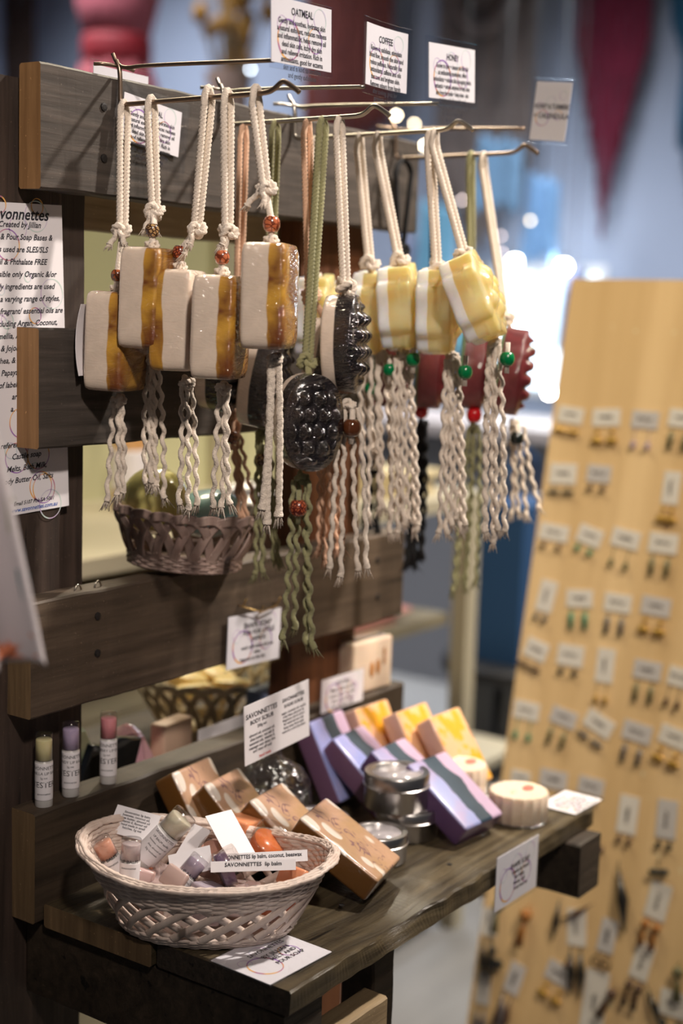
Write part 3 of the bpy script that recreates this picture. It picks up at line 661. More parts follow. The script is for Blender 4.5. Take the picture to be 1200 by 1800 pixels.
soap_on_rope('honey soap on the slanting rope at the hook tip, most tilted and furthest right', 'hon', (0.3350, -0.1661, 1.4205), (0.3350, -0.2035, 1.3070), (0.3180, -0.2250, 1.2674), radians(-72), -.42, group=GC, tassel=((0.3350, -0.2388, 1.2278), (0.3350, -0.2483, 1.0457), 5, .022), tassel_bead=(bd_green, (0.3250, -0.2586, 1.2137), .0070))
# dark red soaps
soap_on_rope('dark red soap on black rope furthest back, hidden behind the honey soaps', 'red', (0.5190, -0.0145, 1.4172), (0.5190, -0.0143, 1.3209), (0.4550, -0.0493, 1.1981), radians(-68), 0, cotton_black, GD, legx=.016, tassel=((0.5190, 0.0115, 1.1401), (0.5190, 0.0123, 1.0064), 8, .022), tassel_bead=(bd_rednew, (0.5120, 0.0121, 1.1544), .0076))
soap_on_rope('dark red knobbly soap on black rope above the larger red bead', 'red', (0.5190, -0.0531, 1.4171), (0.5190, -0.0592, 1.2720), (0.5000, -0.0715, 1.1961), radians(-66), .05, cotton_black, GD, tassel=((0.5190, -0.0510, 1.1315), (0.5190, -0.0476, 0.9775), 8, .020), tassel_bead=(bd_rednew, (0.5120, -0.0533, 1.1458), .0080))
soap_on_rope('dark red soap with green back on an olive rope, red bead in its olive tassel', 'red', (0.5190, -0.0988, 1.4220), (0.5190, -0.1063, 1.2729), (0.5190, -0.1129, 1.1972), radians(-62), .05, cotton_green, GD, tassel=((0.5190, -0.1163, 1.1318), (0.5190, -0.1130, 0.9540), 5, .024), tassel_bead=(bd_rednew, (0.5120, -0.1203, 1.1459), .0084))
soap_on_rope('dark red knobbly soap furthest right on white rope with a small black bead', 'red', (0.5190, -0.1140, 1.4214), (0.5190, -0.1490, 1.2499), (0.5190, -0.1588, 1.1946), radians(-66), .10, cotton, GD, tassel=((0.5190, -0.1665, 1.1396), (0.5190, -0.1786, 1.0433), 5, .040), tassel_bead=(bd_black, (0.5120, -0.1731, 1.1253), .0075))
# ------------------------------------------------------------------ product cards
OAT = "Gently and soothes, hydrates skin\na natural exfoliant, reduces redness\nand inflammation, helps remove oil\ndead skin cells, itchy dry skin\nand relieves irritation. Rich in\nantioxidants, good for eczema\nskin and is kind to sensitive\nand gently exfoliates"
COF = "Known to exfoliate, stimulate\nblood flow, smooth the skin and\nreduce puffiness. Naturally has\nantioxidants, caffeine and oils\nthat tone and brighten skin.\nRemoves odours from hands\nafter cooking, great for\ngardeners and cooks"
HON = "Known to calm + cleanse the skin this\nan antibacterial moisturiser, offers\nantioxidants + reduces skin pre-ageing marks\nantiseptic + natural enzymes to help clean\nskin from the inside + deep clean - also\nmoisture and is frequently used\nhoney gently exfoliates skin & is used\nby skincare makers and\nthe skin experts"
card(((0.1186, -0.1720, 1.4676), (0.9991, 0.0000, 0.0426), (-0.0426, 0.0000, 0.9991), 0.0831, 0.0556), 'oatmeal_card', 'laminated OATMEAL card on the leftmost wire above the ropes, top cut by the frame', 'card', OAT, 'OATMEAL', R5, border=.03, bottom=.05, top=.90, group='laminated cards on the peg hooks', lsize=.0058, tsize=.008)
card(((0.2521, -0.1630, 1.4708), (1.0000, 0.0000, 0.0091), (-0.0091, -0.0000, 1.0000), 0.0741, 0.0636), 'coffee_card', 'laminated COFFEE card on the second wire with bright glare streaks', 'card', COF, 'COFFEE', R5, border=.07, bottom=.05, group='laminated cards on the peg hooks', lsize=.0060, tsize=.008, curl=.003)
card(((0.3523, -0.1720, 1.4744), (0.9972, 0.0000, 0.0749), (-0.0749, 0.0000, 0.9972), 0.0933, 0.0590), 'honey_card', 'laminated HONEY card on the third wire from the left', 'card', HON, 'HONEY', R5, border=.09, group='laminated cards on the peg hooks', lsize=.0060, tsize=.008)
card(((0.5200, -0.1897, 1.4607), (0.0000, -0.9949, -0.1013), (0.0000, -0.1013, 0.9949), 0.0467, 0.0645), 'honey_turmeric_card', 'slanting laminated card with two short lines of capitals on the rightmost wire', 'card', None, None, R5, border=.07, group='laminated cards on the peg hooks', extra=[('HONEY & TURMERIC', .03, .14, .12, ink), ('+ CALENDULA', .03, -.02, .12, ink)])
card(((0.1283, -0.0025, 1.4062), (0.9944, 0.0000, -0.1054), (0.1054, 0.0000, 0.9944), 0.0927, 0.0622), 'oatmeal_card', 'laminated OATMEAL card lying against the grey top board behind white ropes', 'card', OAT, 'OATMEAL', R5, border=.15, bottom=.06, lsize=.0048, tsize=.0068)
card(((0.1275, 0.0340, 1.4449), (1.0000, -0.0000, -0.0089), (0.0089, 0.0000, 1.0000), 0.0776, 0.0326), 'laminated_card', 'laminated card peeking up behind the top board beside the bronze hook', 'card', None, None, (), border=.13)
card(((0.2877, -0.0040, 0.9207), (0.9995, 0.0000, -0.0319), (0.0319, -0.0000, 0.9995), 0.0914, 0.0595), 'shape_soap_card', 'square SHAPE SOAP card pinned to the third board beneath the green tassel', 'card', None, None, R5, border=.05, extra=[('SHAPE SOAP', .05, .34, .15, ink), ('FUN FOR LITTLE', .08, .19, .13, ink), ('HANDS', .08, .06, .12, ink), ('wash with them and see', .06, -.10, .10, ink), ('what', .06, -.21, .10, ink), ('happens to the fizz', -.02, -.32, .10, ink)], text_w=.75)
pin = thing('sign_clip', 'thin brass pins and wire holding the square card on the third board', 'clip', (0.2971, -0.0020, 0.9466))
P0 = Vector((0.2971, -0.0020, 0.9466))
for q in [(0.2661, -0.0060, 0.9572), (0.2939, -0.0060, 0.9459), (0.3220, -0.0060, 0.9511)]:
    d = Vector(q)-P0; MB().tube([d+Vector((0, .006, 0)), d, d+Vector((.0, -.004, .008))], .0009, 6).obj('pin', brass, pin, True)
MB().tube([Vector((0.2609, -0.0080, 0.9583))-P0, Vector((0.2941, -0.0080, 0.9473))-P0, Vector((0.3194, -0.0080, 0.9506))-P0], .0007, 6).obj('wire', brass, pin, True)
SAV = ["Created by Jillian", "Melt & Pour Soap Bases &", "oils used are SLES/SLS", "Oil & Phthalate FREE", "If possible only Organic &/or", "locally ingredients are used", "Soap - a varying range of styles,", "shapes, fragrant/ essential oils are", "all including Argan, Coconut,", "Camellia, Almond, Hemp,", "& Jojoba, Oatmeal", "Shea, & Cocoa butter", "& Papaya, Clays, Herbs", "of labels and colours", "are unique", "a. Exfoliants", "range", "for kids", "reference or request", "Castile soap", "Melts, Bath Milk,", "Body Butter Oil, Salts", "", ]
c_ = card(((0.0034, 0.0270, 1.2021), (0.9992, 0.0000, 0.0390), (-0.0390, -0.0000, 0.9992), 0.1020, 0.2591), 'savonnettes_poster', 'tall white SAVONNETTES poster printed with soap bubbles on the left post', 'poster', None, None, (), laminated=False, shear=.3,
     extra=[('Savonnettes', .02, .49, .052, ink)]+[(s, .03, .445-.039*i, .026, ink) for i, s in enumerate(SAV)]+[('Email 5107 Pok SA 5001', .1, -.455, .018, ink), ('www.savonnettes.com.au', .1, -.475, .02, ink_blue)], text_w=.9)
mb = MB(); rr_ = random.Random(5)
for i in range(34):
    ring_geo(mb, rr_.uniform(-.042, .042), rr_.uniform(-.13, .138), *(lambda r: (r, r))(rr_.choice((.004, .007, .010, .013))), t=.0012, z=.0004, mi=rr_.randint(0, 1))
mb.obj('bubble_print', [bub_warm, bub_cool], [q for q in c_.children if q.name.startswith('paper')][0])
card(((0.4508, -0.0025, 0.8325), (0.9999, 0.0000, -0.0161), (0.0161, 0.0000, 0.9999), 0.0851, 0.0416), 'product_card', 'laminated product card fixed to the ledge just left of the oat soap', 'card', "Made with love for\nevery skin, no palm\nlots of goodness\nand oatmeal milk\nsmells like warm\nhoney and almond", 'GOATS MILK', R5, border=.05, lsize=.0062, tsize=.006)
card(((0.3711, -0.2710, 0.7136), (0.9999, 0.0000, -0.0115), (0.0115, 0.0000, 0.9999), 0.0888, 0.0594), 'shape_soap_card', 'square SHAPE SOAP card hanging from the front edge of the shelf', 'card', None, None, R5, border=.03, bottom=.03, extra=[('SHAPE SOAP', .06, .24, .13, ink), ('made by hand', .08, .11, .11, ink), ('for little', .06, 0, .11, ink), ('hands, soft', .06, -.11, .10, ink), ('wash them up', .1, -.22, .09, ink)], text_w=.7)
card(((0.0451, -0.2215, 0.7338), (0.9988, -0.0481, 0.0000), (0.0481, 0.9988, 0.0000), 0.0796, 0.0653), 'bubble_card', 'laminated bubble printed card lying flat on the near left shelf corner', 'card', None, None, R5, border=.02, extra=[('SAVONNETTES', .08, .24, .10, ink), ('BY JILLIAN', .1, .10, .11, ink), ('MELT AND', .12, -.02, .10, ink), ('POUR SOAP', .12, -.14, .10, ink)], text_w=.6)
card(((0.5407, -0.2441, 0.7338), (0.9995, -0.0311, 0.0000), (0.0311, 0.9995, 0.0000), 0.0667, 0.0493), 'product_card', 'laminated product card lying flat at the far right end of the shelf', 'card', "Melt and pour soap\nfluted rose and lemon\nmade with goats milk\nand natural oils\nkeep dry between use\nall hand made", 'FLUTED SOAP', R5, border=.05, lsize=.006, tsize=.006)

# ------------------------------------------------------------------ baskets
def lattice(mb, ra, rb, ta, tb, h, n, span, w=.007, z0=0, rimfn=None, p=2.4, th=.0012, t0=0):
    for i in range(n):
        a0 = 2*pi*i/n+t0; K = 40; V = []; F = []
        C_ = []
        for k in range(K+1):
            u = k/K; a = a0+span*u; q = 1-abs(2*u-1)**p
            hh = h*q*(rimfn(a) if rimfn else 1)
            A = ra+(ta-ra)*q**.9; B_ = rb+(tb-rb)*q**.9
            off = .0016*sin(u*pi*6)*(1 if i % 2 else 1)
            C_.append(Vector(((A+off)*cos(a), (B_+off)*sin(a), z0+hh)))
        for k in range(K+1):
            t = (C_[min(K, k+1)]-C_[max(0, k-1)]).normalized(); nrm = Vector((C_[k].x/ta**2, C_[k].y/tb**2, 0)).normalized()
            nrm = (nrm-t*nrm.dot(t)).normalized(); s = t.cross(nrm).normalized()
            for j in range(7):
                o = (j-3)/3*w/2; d = th*(1 if j % 2 else .45)
                V.append(C_[k]+s*o+nrm*d)
            V.append(C_[k]+s*w/2-nrm*th*.3); V.append(C_[k]-s*w/2-nrm*th*.3)
        m = 9
        for k in range(K):
            for j in range(m): F.append((k*m+j, k*m+(j+1) % m, (k+1)*m+(j+1) % m, (k+1)*m+j))
        F += [tuple(range(m)), tuple(K*m+j for j in range(m))]
        mb.add(V, F)
def coil(mb, a, b, z, r, waves=0, wamp=.0, ph=0, n=144, zfn=None, tw=None):
    P = []
    for k in range(n):
        t = 2*pi*k/n; s = 1+wamp*sin(waves*t+ph)
        P.append(Vector((a*s*cos(t), b*s*sin(t), z+(zfn(t) if zfn else 0))))
    mb.tube(P, r, 6, closed=True, twist=tw)
def loop_basket(name, label, loc, ra, rb, ta, tb, h, mat, n=20, rot=0, w=.0075, group=None, base_h=.016, tilt=(0, 0)):
    t = thing(name, label, 'basket', loc, (tilt[0], tilt[1], rot), group)
    mb = MB(); lattice(mb, ra*1.02, rb*1.02, ta, tb, h-base_h*.6, n, 2*pi*3.1/n, w=w, z0=base_h*.6); mb.obj('lattice_wall', mat, t, True)
    mb = MB()
    for i in range(6):
        z = .002+base_h*i/6; k = 1.03+.02*i/6
        coil(mb, ra*k, rb*k, z, .0021, waves=n, wamp=.012, ph=i*pi, tw=(2, .012))
    mb.obj('woven_foot', mat, t, True)
    mb = MB(); k = 40; V = [(ra*cos(2*pi*i/k), rb*sin(2*pi*i/k), .002) for i in range(k)]+[(ra*cos(2*pi*i/k), rb*sin(2*pi*i/k), .004) for i in range(k)]
    mb.add(V, [tuple(range(k-1, -1, -1)), tuple(range(k, 2*k))]+[(i, (i+1) % k, k+(i+1) % k, k+i) for i in range(k)]); mb.obj('bottom', mat, t)
    return t
ub = Vector((.206, .020, 1.004))
loop_basket('wicker_basket', 'stained loop-edged wicker basket standing on the third board', ub, .052, .052, .071, .071, .054, wicker_dark, n=20, rot=.2, w=.009, tilt=(.055, .04))
# soaps in it
def egg(name, label, cat, loc, r, sc, mat, rot=(0, 0, 0), group=None, wrap=None):
    o = MB().sphere((0, 0, 0), r, 18, sc=sc).obj(name, mat, None, True); o.location = loc; o.rotation_euler = rot
    return tag(o, label, cat, group)
lime = plain('lime_yellow_soap', (.74, .66, .24), .25, coat=1, sss=.2, var=.3, vscale=25, bump=.1, bscale=30)
teal = plain('pale_teal_soap', (.36, .60, .62), .3, coat=1, sss=.15, var=.25, vscale=14, bump=.1, bscale=30)
o = egg('lime_soap', 'dome of lime yellow soap in clear wrap in the stained basket', 'soap', (0.1785, 0.0340, 1.0676), .031, (1, 1.05, 1.05), lime, (0, .3, 0))
mb = MB(); mb.tube([(.012, -.012, .026), (.020, -.010, .028), (.027, -.008, .018)], lambda t: .0015+.002*t, 10); mb.obj('plastic_wrap', cello, o, True)
egg('teal_soap', 'pale blue-green egg shaped soap leaning over the stained basket rim', 'soap', (0.2337, 0.0140, 1.0523), .035, (1, 1, .66), teal, (0, -.15, 0))
loop_basket('wicker_basket', 'blush woven basket of cellophane wrapped soaps behind the coffee soaps', (.46, .13, .955), .052, .052, .070, .070, .058, wicker, n=26, w=.012)
mb = MB()
for i in range(11): coil(mb, .054+.0015*i, .054+.0015*i, .006+.0048*i, .0026, waves=22, wamp=.02, ph=i*pi)
o = mb.obj('woven_wall', wicker, bpy.data.objects['wicker_basket.001'] if 'wicker_basket.001' in bpy.data.objects else None, True)
for i, (x, y, z) in enumerate([(-.02, .0, .062), (.022, -.01, .066), (.0, .02, .075)]):
    q = egg('wrapped_soap', ['soap in cellophane at the left of the blush woven basket', 'soap in cellophane at the right of the blush woven basket', 'soap in cellophane heaped on top in the blush woven basket'][i], 'soap', (.46+x, .13+y, .955+z), .027, (1, 1, .8), plain('pale_grey_soap', (.5, .45, .47), .3, coat=1), group='cellophane soaps in the blush basket')
    MB().sphere((0, 0, 0), .030, 10, sc=(1, 1, .9)).obj('plastic_wrap', cello, q, True)
# support under the blush basket: second back shelf of the stand
board('back_shelf', .36, .60, .074, .185, .935, .953, [wood_ledge, wood_end_dark], st, seed=21)

# big boat shaped basket on the shelf
BL = Vector((.056, -.143, .7335)); BR_ = radians(-57)
bb = thing('boat_basket', 'pale oval woven basket of lip balms and little jars on the shelf', 'basket', BL, (0, 0, BR_))
def rim(a):  # rim height: raised at the far-left end
    return .016*max(0, cos(a-radians(160)))**1.5+.008*max(0, cos(a))**4
a1, b1, a2, b2, hh = .066, .042, .103, .068, .060
mb = MB()
def wall(t, a, lo=0):
    q = t; k = q**.75
    A = a1+(a2-a1)*k; Bq = b1+(b2-b1)*k
    return A, Bq, (hh+rim(a))*q
for i in range(6):   # base band
    t = .02+.022*i; A = a1+(a2-a1)*t**.75; Bq = b1+(b2-b1)*t**.75
    coil(mb, A, Bq, hh*t, .0019, waves=26, wamp=.016, ph=i*pi)
mb.obj('woven_foot', wicker, bb, True)
mb = MB()
for i in range(9):   # rim band
    t = .66+.036*i; A = a1+(a2-a1)*t**.75; Bq = b1+(b2-b1)*t**.75
    coil(mb, A, Bq, hh*t, .0021, waves=26, wamp=.010, ph=i*pi, zfn=lambda a, t=t: rim(a)*t, n=180)
mb.obj('woven_band', wicker, bb, True)
mb = MB()
for i in range(5):
    coil(mb, a2*(1.0+.016*i), b2*(1.0+.022*i), hh*1.0+.001*(2-abs(i-2)), .0023, waves=17, wamp=.006, ph=i*1.3, zfn=rim, n=180, tw=(2, .016))
mb.obj('rolled_rim', wicker, bb, True)
mb = MB()
for s in (1, -1):
    for i in range(20):
        P = []
        for k in range(14):
            t = .14+.56*k/13; a = 2*pi*i/20+s*(.0+.30*(t-.42)/.28); A, Bq, z = wall(t, a)
            o_ = .0009*s; P.append(Vector(((A+o_)*cos(a), (Bq+o_)*sin(a), z)))
        V = []; F = []
        for k, p in enumerate(P):
            tt = (P[min(13, k+1)]-P[max(0, k-1)]).normalized(); nr = Vector((p.x/a2**2, p.y/b2**2, 0)).normalized(); sd = tt.cross(nr).normalized()
            V += [p+sd*.0032+nr*.0004, p+nr*.0012, p-sd*.0032+nr*.0004, p-sd*.0032-nr*.0006, p+sd*.0032-nr*.0006]
        for k in range(13):
            for j in range(5): F.append((k*5+j, k*5+(j+1) % 5, (k+1)*5+(j+1) % 5, (k+1)*5+j))
        mb.add(V, F)
mb.obj('lattice_wall', wicker, bb, True)
k = 48; V = [(a1*cos(2*pi*i/k), b1*sin(2*pi*i/k), zz) for zz in (.002, .004) for i in range(k)]
MB().add(V, [tuple(range(k-1, -1, -1)), tuple(range(k, 2*k))]+[(i, (i+1) % k, k+(i+1) % k, k+i) for i in range(k)]).obj('bottom', wicker, bb)

# ------------------------------------------------------------------ lip balms, jars and other small goods
def cyl_text(lines, R, z0, size, span=2.2, bold=0):
    """lettering wrapped round a cylinder of radius R facing -Y"""
    mb = MB()
    for (tx, z, sz) in lines:
        v, f = text_geo(tx, sz, 'CENTER', bold=bold)
        mb.add([(R*sin(max(-span, min(span, p[0]/R))), -R*cos(max(-span, min(span, p[0]/R))), z+p[1]) for p in v], f)
    return mb
def lip_tube(label, loc, rot, col, lines, group=None, r=.0078, h=.068, cat='lip balm', name='lip_balm'):
    t = thing(name, label, cat, loc, rot, group)
    c = plain('balm_'+'_'.join('%d' % int(v*100) for v in col), col, .35, coat=.5, sss=.2)
    MB().lathe([(r*.93, 0), (r, .001), (r, h*.10), (r, h*.62), (r*.94, h*.625), (r*.94, h*.64)], 28).obj('barrel', plain('clear_barrel', (.78, .76, .74), .3, trans=.4, coat=.6), t, True)
    MB().lathe([(r*.80, h*.06), (r*.80, h*.64), (r*.93, h*.65), (r*.93, h*.90), (r*.85, h*.915), (0, h*.915)], 24).obj('balm', c, t, True)
    MB().lathe([(r*.98, h*.64), (r*.98, h*.985), (r*.90, h), (.0, h)], 28).obj('cap', glassy('tinted_cap', (.90, .89, .90), .16, .15), t, True)
    MB().lathe([(r*1.01, h*.12), (r*1.015, h*.13), (r*1.015, h*.60), (r*1.01, h*.61)], 28).obj('label', paper, t, True)
    if lines: cyl_text(lines, r*1.03, 0, .006).obj('lettering', ink, [q for q in t.children if q.name.startswith('label')][0])
    return t
TL_ = lambda fl: [('SAVONNETTES', .0395, .0042), (fl, .0345, .0036), ('2g net', .030, .0026), ('TESTER', .026, .0072), ('savonnettes', .0155, .0026)]
cang = radians(-52)
lip_tube('yellow lip balm TESTER tube, leftmost of three on the ledge', (0.0166, 0.0120, 0.8129), (0, 0, cang+.15), (.80, .74, .40), TL_('VANILLA LIP BALM'), 'lip balm testers on the ledge')
lip_tube('purple lip balm TESTER tube standing in the middle of the ledge trio', (0.0487, 0.0120, 0.8152), (0, 0, cang+.1), (.52, .43, .62), TL_('CANDY LIP BALM'), 'lip balm testers on the ledge')
lip_tube('pink RASPBERRY lip balm TESTER tube, rightmost on the ledge', (0.0962, 0.0120, 0.8146), (0, 0, cang-.1), (.80, .32, .35), TL_('RASPBERRY LIP BALM'), 'lip balm testers on the ledge')
def aim(o, d, face=(-.81, -.57, .14)):
    z = Vector(d).normalized(); y = -Vector(face); y = (y-z*y.dot(z)).normalized(); x = y.cross(z)
    o.rotation_euler = Matrix((x, y, z)).transposed().to_euler(); return o
def B2(x, y, z): return BL+Matrix.Rotation(BR_, 3, 'Z') @ Vector((x, y, z))
jar_cl = glassy('jar_clear', (.93, .90, .88), .12, .05)
def jar(label, loc, rot, col, r=.0175, h=.018, group='little jars in the boat basket'):
    t = thing('lip_balm_jar', label, 'jar', loc, rot, group)
    c = plain('jarfill_'+'_'.join('%d' % int(v*100) for v in col), col, .3, coat=.6, sss=.2)
    MB().lathe([(r*.86, .001), (r*.9, .002), (r*.9, h*.55), (.0, h*.56)], 28).obj('filling', c, t, True)
    MB().lathe([(r*.95, 0), (r, .001), (r, h*.55)], 32).obj('jar_body', jar_cl, t, True)
    MB().lathe([(r*1.06, h*.55), (r*1.08, h*.6), (r*1.08, h*.97), (r*1.02, h), (r*.9, h*.96), (0, h*.96)], 32).obj('lid', jar_cl, t, True, autosm=40)
    return t
orange = (.75, .20, .06); peach = (.70, .40, .32); lilac = (.16, .11, .20)
aim(jar('clear jar of orange balm with ridged lid near the right rim of the boat basket', (0.1213, -0.1508, 0.7820), (0, 0, 0), orange, r=.017, h=.022), (.05, -.45, .62))
jar('jar of dark lilac balm tipped on its side in the boat basket', B2(.010, -.010, .052), (1.0, .9, .5), lilac, r=.016, h=.020)
jar('peach balm jar in the middle of the boat basket behind the glossy card', B2(.0, .020, .050), (.8, -.3, 0), peach, r=.016)
jar('peach balm jar seen through the lattice low on the left of the boat basket', B2(-.055, .012, .030), (1.3, 0, .6), orange, r=.015)
jar('orange balm jar buried at the right of the boat basket, seen through its lattice', B2(.045, -.012, .022), (.2, .3, 0), orange, r=.017)
lip_tube('silver capped lip balm tube with printed label leaning out of the boat basket', B2(-.052, -.030, .036), (.0, .0, 0), (.70, .66, .50), [('SAVONNETTES', .036, .0034), ('LIP BALM vanilla', .031, .0028), ('beeswax, coconut oil', .027, .0024), ('shea, almond oil', .023, .0024), ('20g handmade', .019, .0024)], 'lip balm tubes in the boat basket', r=.0115, h=.060)
lt = bpy.data.objects[[o.name for o in COL.objects if o.name.startswith('lip_balm') and o.parent is None and o.type == 'EMPTY' and 'silver capped' in o.get('label', '')][0]]
aim(lt, (.42, -.40, .62)); lt.location = (0.0367, -0.0816, 0.7780)
for (lb, p, r, c) in [('white labelled lip balm tube beside the silver capped one in the boat basket', B2(-.064, -.018, .030), (.10, .02, .9), (.6, .5, .5)),
                      ('lilac lip balm tube lying under the silver capped one in the boat basket', B2(-.034, -.030, .030), (.5, -.2, .5), (.45, .38, .48)),
                      ('peach lip balm tube lying along the left of the boat basket', B2(-.066, -.010, .034), (-.2, .25, .6), (.75, .38, .26))]:
    aim(lip_tube(lb, p, (0, 0, 0), c, [('LIP BALM', .034, .0040), ('savonnettes', .028, .0028)], 'lip balm tubes in the boat basket', r=.0085, h=.050), r)
def bcard(name, label, c, yaw, tx, ty, w, h, lines=None, mat=None):
    M = Matrix.Rotation(yaw, 3, 'Z') @ Matrix.Rotation(ty, 3, 'Y') @ Matrix.Rotation(tx, 3, 'X')
    return card((tuple(c), tuple(M @ Vector((1, 0, 0))), tuple(M @ Vector((0, 1, 0))), w, h), name, label, 'card', lines, None, (), laminated=False, text_w=.85, lsize=h*.11, group='paper labels in the boat basket', top=.85)
ING = "Savonnettes lip balm\nbeeswax, coconut oil,\nshea butter, almond oil\nvitamin E, flavour oil\nhand made in small\nbatches, 5g net"
def leaf_card(name, label, c, ang, w, h, lines=None, lift=.75, camw=.5, sidew=.0):
    R_, U_, Cm = Vector((.575, -.817, .031)), Vector((.095, .105, .99)), Vector((-.812, -.567, .138))
    n_ = (Cm*camw+Vector((0, 0, lift))+R_*sidew).normalized()
    r_ = R_*cos(ang)+U_*sin(ang); r_ = (r_-n_*r_.dot(n_)).normalized(); u_ = n_.cross(r_)
    return card((tuple(c), tuple(r_), tuple(u_), w, h), name, label, 'card', lines, None, (), laminated=False, text_w=.88, lsize=h*(.11 if h < w*1.2 and lines and lines.count(chr(10)) > 1 else .5), group='paper labels in the boat basket', top=.88)
leaf_card('curled_label', 'curled white ingredients label standing at the left end of the boat basket', (0.0512, -0.0634, 0.8060), -.33, .040, .026, ING, camw=.9)
leaf_card('gloss_card', 'glossy white card catching the light in the centre of the boat basket', (0.0825, -0.1474, 0.8040), .62, .026, .055, None, sidew=.3)
leaf_card('small_label', 'small white label slanting up left of centre in the boat basket', (0.0648, -0.1183, 0.7970), -.55, .018, .034, None, camw=.8, sidew=-.3)
leaf_card('paper_label', 'long thin paper label lying along the near rim of the boat basket', (0.0739, -0.1853, 0.7990), .08, .078, .010, 'SAVONNETTES lip balm, coconut, beeswax', camw=.9)
leaf_card('paper_label', 'second paper strip lettered SAVONNETTES, lowest by the near rim of the basket', (0.0605, -0.1882, 0.7970), .04, .070, .009, 'SAVONNETTES  lip balm', camw=1.2)
leaf_card('grey_label', 'plain grey-white label square poking up near the front rim of the basket', (0.0427, -0.1357, 0.7920), .25, .036, .022, None, camw=.9, sidew=-.2)
def bsoap(label, c, rot, dims, col):
    o = rbox('mini_soap', dims, plain('mini_'+'_'.join('%d' % int(v*100) for v in col), col, .35, coat=.5, sss=.2), None, .0025, 2, tuple(c), rot); return tag(o, label, 'soap', 'mini soaps in the boat basket')
bsoap('flat orange mini soap at the back of the boat basket beside the orange jar', (0.1402, -0.1115, 0.7900), (.15, .25, .3), (.046, .026, .016), (.78, .30, .14))
bsoap('dusty pink mini soap block left of centre in the boat basket', B2(-.022, -.014, .044), (.4, .6, .3), (.030, .022, .018), (.52, .38, .35))
bsoap('peach mini soap behind the small slanting label in the boat basket', B2(-.004, .012, .048), (.2, .5, .1), (.028, .024, .016), (.72, .48, .40))
bsoap('grey-lilac mini soap low in the middle of the boat basket', B2(-.002, -.016, .022), (.1, .1, .9), (.034, .026, .02), (.42, .36, .40))
bsoap('pale pink mini soap low at the left of the boat basket, seen through the lattice', B2(-.038, -.006, .020), (.3, .1, .4), (.034, .026, .02), (.66, .52, .50))
bsoap('white mini soap low in the front of the boat basket, seen through the lattice', B2(-.014, -.026, .017), (.05, .1, 1.4), (.024, .03, .02), (.78, .72, .72))
bsoap('brick red mini soap low at the right of the boat basket, seen through the lattice', B2(.066, .0, .025), (.2, .1, .4), (.026, .026, .018), (.50, .14, .08))

for lb, x, y, z, rot, dims, col in [
    ('rose mini soap wedged under the curled label in the boat basket', -.060, .012, .036, (.3, .2, .7), (.030, .026, .020), (.60, .42, .40)),
    ('blush mini soap at the centre back of the boat basket', .004, .034, .042, (.5, .1, .2), (.036, .024, .020), (.66, .44, .38)),
    ('cream mini soap below the orange jar in the boat basket', .052, -.020, .036, (.1, .4, .9), (.032, .026, .020), (.66, .56, .52)),
    ('lilac-grey mini soap beside the dark lilac jar in the boat basket', .006, -.030, .038, (.2, .3, .1), (.030, .026, .020), (.40, .34, .40)),
    ('salmon mini soap at the far right inside the boat basket', .074, .004, .044, (.2, .5, .3), (.028, .024, .018), (.70, .28, .14)),
    ('pale mini soap at the far left inside the boat basket', -.076, .012, .034, (.3, .2, 1.1), (.028, .024, .018), (.70, .58, .56)),
    ('dusty mini soap in the middle bottom of the boat basket', .024, .0, .026, (.0, .2, .4), (.040, .034, .024), (.50, .40, .40)),
    ('warm grey mini soap at the left bottom of the boat basket', -.040, .016, .026, (.1, .0, .2), (.040, .034, .024), (.48, .38, .38))]:
    bsoap(lb, B2(x, y, z), rot, dims, col)

